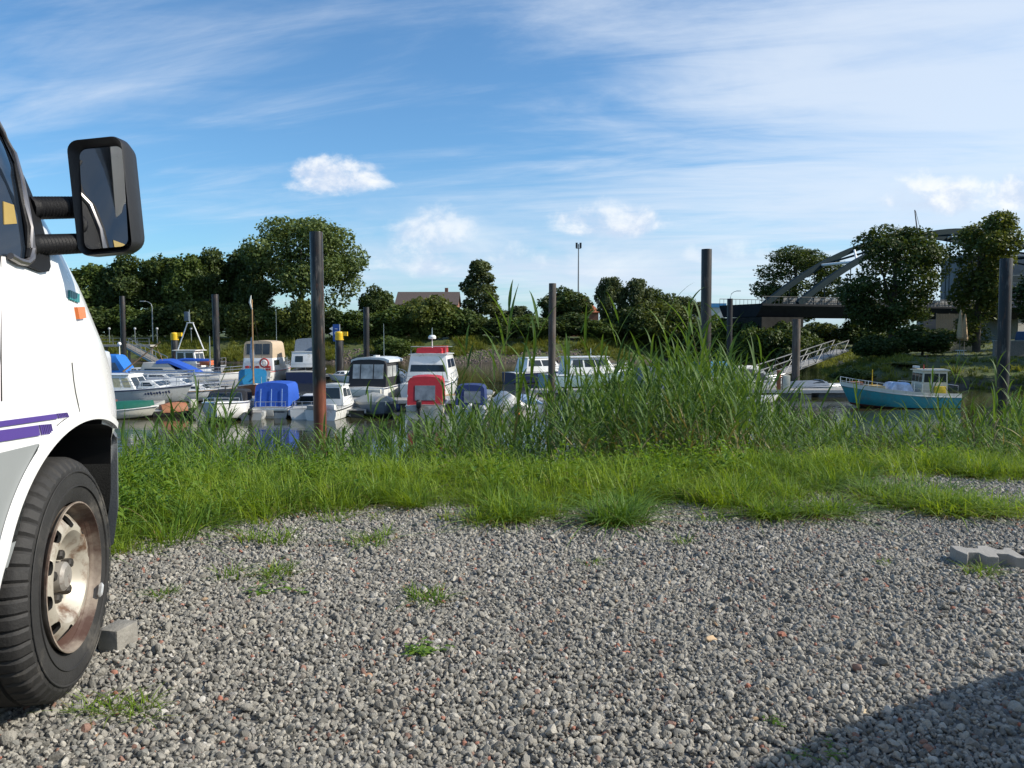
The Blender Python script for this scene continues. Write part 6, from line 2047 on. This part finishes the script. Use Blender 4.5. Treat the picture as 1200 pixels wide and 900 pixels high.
b = Boat('small white sloop with bare mast stub between the cabin boats', 222, 57.5, -84, 6.2, 2.1, .75, GEL, GEL, rise=.3, strake=TEAK, name='sailing_boat', cat='sailing boat', transom=.75)
b.cabin(-.8, 1.5, 1.4, .42, rf=.7, side=((.1, .4, .3, .7), (.5, .8, .3, .7))); b.rail(.6, 1.0, .5); b.sternrail(.5); b.pole(0, .3, 1.2, 1.1, .06, ALU, 'mast_stub'); b.tarp(.03, .3, .3, NAVYC)
b = Boat('open grey dinghy tied between the speedboat and blue canopy boat', 300, 46.5, 5, 3.0, 1.3, .4, GELG, DKG)
b.box((0, -.2, .48), (1.1, .26, .05), TEAK, 'thwart'); b.outboard(0, BLK, .75)
b = Boat('small white boat with tan seats beside the far cross pontoon', 412, 79, 80, 5.0, 2.0, .65, GEL, TEAK)
b.screen(.3, 1.6, .5); b.cabin(.4, 1.8, 1.4, .4, rf=.6); b.outboard(0, BLK, .9)
b = Boat('narrow white rowing boat behind the red canopy boat', 548, 58, -70, 4.2, 1.5, .45, GEL, TEAK)
b.box((0, -.2, .55), (1.2, .28, .05), TEAK, 'thwart'); b.tarp(.6, .95, .25, SLATEC)
b = Boat('white motorboat with low windscreen between mast boat and blue tarpaulin boat', 178, 69, -88, 6.4, 2.3, .85, GEL, GEL, rise=.35, strake=NAVYP)
b.cabin(-.2, 2.0, 1.7, .5, rf=.8, side=((.1, .8, .3, .7),)); b.screen(-.2, 1.8, .55, .5); b.rail(.5, 1.0, .5); b.canopy(-2.9, -1.2, 1.9, .6, GREYC, name='cockpit_cover')
b = Boat('white sailing yacht with furled blue sail near the second thin pile', 236, 77, -80, 7.6, 2.5, .9, GEL, TEAK, rise=.3, strake=ALU, name='sailing_boat', cat='sailing boat', transom=.75)
b.cabin(-1.4, 1.6, 1.7, .5, rf=.8, side=((.1, .3, .3, .7), (.4, .6, .3, .7))); b.rail(.05, 1.0, .55, n=8); b.pole(0, .8, 1.4, 3.2, .06, ALU, 'mast')
MB().tube([(0, .7, 2.3), (0, -1.4, 2.35), (0, -2.8, 2.25)], [.12, .16, .08], 7).build('furled_sail', BLUEC, b.root)
# --- behind the reeds
b = Boat('white cabin cruiser with dark wrap windows left of the wooden pile', 634, 80, -60, 7.5, 2.7, 1.05, NAVYP, GEL, strake=GEL)
b.cabin(-2.4, 2.0, 2.3, 1.3, rf=1.2, rb=.3, tw=.8, side=((.05, .46, .4, .85), (.5, .92, .4, .85)), roof=GEL); b.rail(.6, 1, .5)
b = Boat('pale blue cruiser with white hardtop glimpsed through the reeds', 690, 74, -68, 9.0, 3.0, 1.15, M('pale_blue_hull', (.30, .42, .46), .35), GEL, strake=GEL)
b.cabin(-2.6, 2.4, 2.5, 1.45, rf=1.1, rb=.3, tw=.84, side=((.05, .3, .4, .85), (.34, .6, .4, .85), (.64, .92, .4, .85)), roof=GEL, over=.2); b.rail(.5, 1, .6); b.pole(0, .2, 2.7, .8, .05, ALU, 'mast_light')
b = Boat('boat under slate grey tarpaulin deep behind the reeds', 760, 58, 6, 6.5, 2.5, .85, GEL, DKG)
b.canopy(-2.7, .8, 2.2, 1.6, SLATEC, rb=.3, rf=.5, back=((.2, .8, .55, .8),)); b.cabin(.9, 2.6, 1.8, .5, rf=.8); b.sternrail(.5)
b = Boat('white boat with flat open deck hidden among the reeds', 700, 51, 10, 5.2, 2.0, .6, GEL, DKG)
b.screen(.2, 1.7, .5); b.cabin(.3, 1.9, 1.5, .4, rf=.6); b.outboard(0, BLK, .9)
b = Boat('white boat with blue awning behind the thick brown pile', 842, 72, -78, 6.5, 2.5, .95, GEL, GEL, strake=ALU)
b.canopy(-2.3, 1.2, 2.2, 1.35, M('teal_awning', (.03, .16, .30), .7), rb=.2, rf=.6); b.cabin(1.2, 2.6, 1.8, .45, rf=.7)
b = Boat('white sports cruiser with clear tent canopy right of the dense reeds', 874, 65.5, -86, 6.6, 2.4, .9, GEL, GEL, rise=.35, strake=NAVYP)
b.canopy(-1.2, 2.0, 2.0, 1.25, WHITEC, rb=.2, rf=1.2, side=((.04, .34, .12, .86), (.38, .62, .12, .80), (.66, .9, .1, .55)), pane=M('smoky_vinyl', (.12, .12, .13), .1, var=.4)); b.rail(.7, 1, .35); b.cabin(2.0, 2.9, 1.5, .2, rf=.4)
b = Boat('low white boat with dark flat cover left of the turquoise boat', 958, 65.2, -84, 5.6, 2.2, .62, GEL, GEL, rise=.35, strake=ALU)
b.tarp(.05, .6, .4, SLATEC, ridge=False); b.screen(.5, 1.7, .4)
b = Boat('small white dinghy below the power pedestal', 885, 55.5, -80, 3.6, 1.5, .45, GEL, GELG)
b.box((0, -.3, .55), (1.2, .3, .06), TEAK, 'thwart'); b.outboard(0, BLK, .8)

# --- turquoise work boat
b = Boat('turquoise wooden boat with cream wheelhouse and yellow crate', 1052, 53, 86, 7.3, 2.7, .82, TURQ, TEAK, ANTIR, rise=.85, strake=GEL, name='wheelhouse_boat', cat='motorboat', draft=.35, transom=.8)
bw = MB()
for sg_ in (-1, 1):
    P0 = [Vector((sg_ * (b.hb(t) + .006), -b.L / 2 + b.L * t, b.sheer(t) - .10)) for t in np.linspace(0, 1, 19)]
    for i in range(18):
        a_, c_ = P0[i], P0[i + 1]; u_ = Vector((0, 0, .28))
        bw.prism([a_, c_, c_ + u_, a_ + u_], (sg_ * .03, 0, 0))
bw.build('bulwark', GEL2, b.root, smooth=0)
cr_ = M('cream_wheelhouse', (.66, .60, .46), .5, var=.05)
b.cabin(-2.9, -1.2, 1.7, 1.75, z0=.7, rf=.12, rb=.05, tw=.96, mat=cr_, side=((.06, .32, .58, .9), (.37, .63, .58, .9), (.68, .94, .58, .9)), front=((.05, .32, .58, .9), (.36, .64, .58, .9), (.68, .95, .58, .9)), back=((.1, .45, .58, .9), (.55, .9, .58, .9)), roof=cr_, over=.12)
b.box((1.02, -2.3, 1.15), (.22, .68, .62), M('yellow_crate', (.75, .50, .02), .5), 'yellow_crate'); b.box((-1.02, -2.3, 1.15), (.22, .68, .62), M('yellow_crate', (.75, .50, .02), .5), 'yellow_crate')
b.canopy(-.8, .9, 1.7, .72, M('blue_white_cover', (.45, .55, .72), .6, var=.4, scale=2.5), z0=.95, rb=.3, rf=.5, name='cuddy_cover')
b.cabin(.9, 2.2, 1.5, .45, z0=1.0, rf=.3, mat=M('ochre_hatch', (.45, .30, .08), .6), side=(), front=(), name='hatch'); b.rail(.66, 1.0, .5, n=6); b.rail(.28, .42, .75, n=3)
m = MB(); m.tube([(-.5, -2.9, .9), (-.5, -2.9, 1.0)], .02); m.tube([(.9, -3.5, .75), (.9, -3.5, 1.5), (-.9, -3.5, 1.5), (-.9, -3.5, .75)], .025, 5); m.build('stern_rail', ALU, b.root)
b.pole(.1, -1.9, 2.5, 1.0, .03, DARKM, 'mast'); b.pole(-.2, -1.6, 2.5, .35, .05, REDP, 'nav_light'); b.box((0, -1.2, 2.68), (.8, .15, .14), GEL, 'searchlight'); b.pole(0, 1.6, 1.4, 1.1, .04, YEL, 'samson_post'); b.box((.2, 2.6, 1.5), (.9, .7, .35), M('rust_gear', (.2, .08, .04), .8), 'winch', .05)
b.buoyring(.95, -3.3, 1.2, .22, 'x', BLK)

# fenders hanging from the sides
for (px_, py_, Y_, c_, lab) in [(169, 471, 54.9, GEL, 'white round fender hanging on the curtained cabin boat'), (219, 452, 70, ORNG, 'orange fender by the white cabin boats'), (287, 470, 52.5, NAVYP, 'dark blue fender near the wooden boat'), (466, 478, 46, NAVYP, 'dark blue fender between the grey tarpaulin and red canopy boats'), (606, 483, 46, ORNG, 'orange fender on the white tarpaulin boat'), (411, 457, 60, YEL, 'yellow fender beside the small white cabin boat')]:
    p = at(px_, py_, Y_)
    fd = thing('fender', lab, 'fender', p, 0, 'fenders hanging beside the boats')
    MB().sphere((0, 0, 0), .17, 12, sz=1.35).build('ball', c_, fd)
    MB().tube([(0, 0, .2), (0, .02, .75)], .015, 5).build('line', BLK, fd)
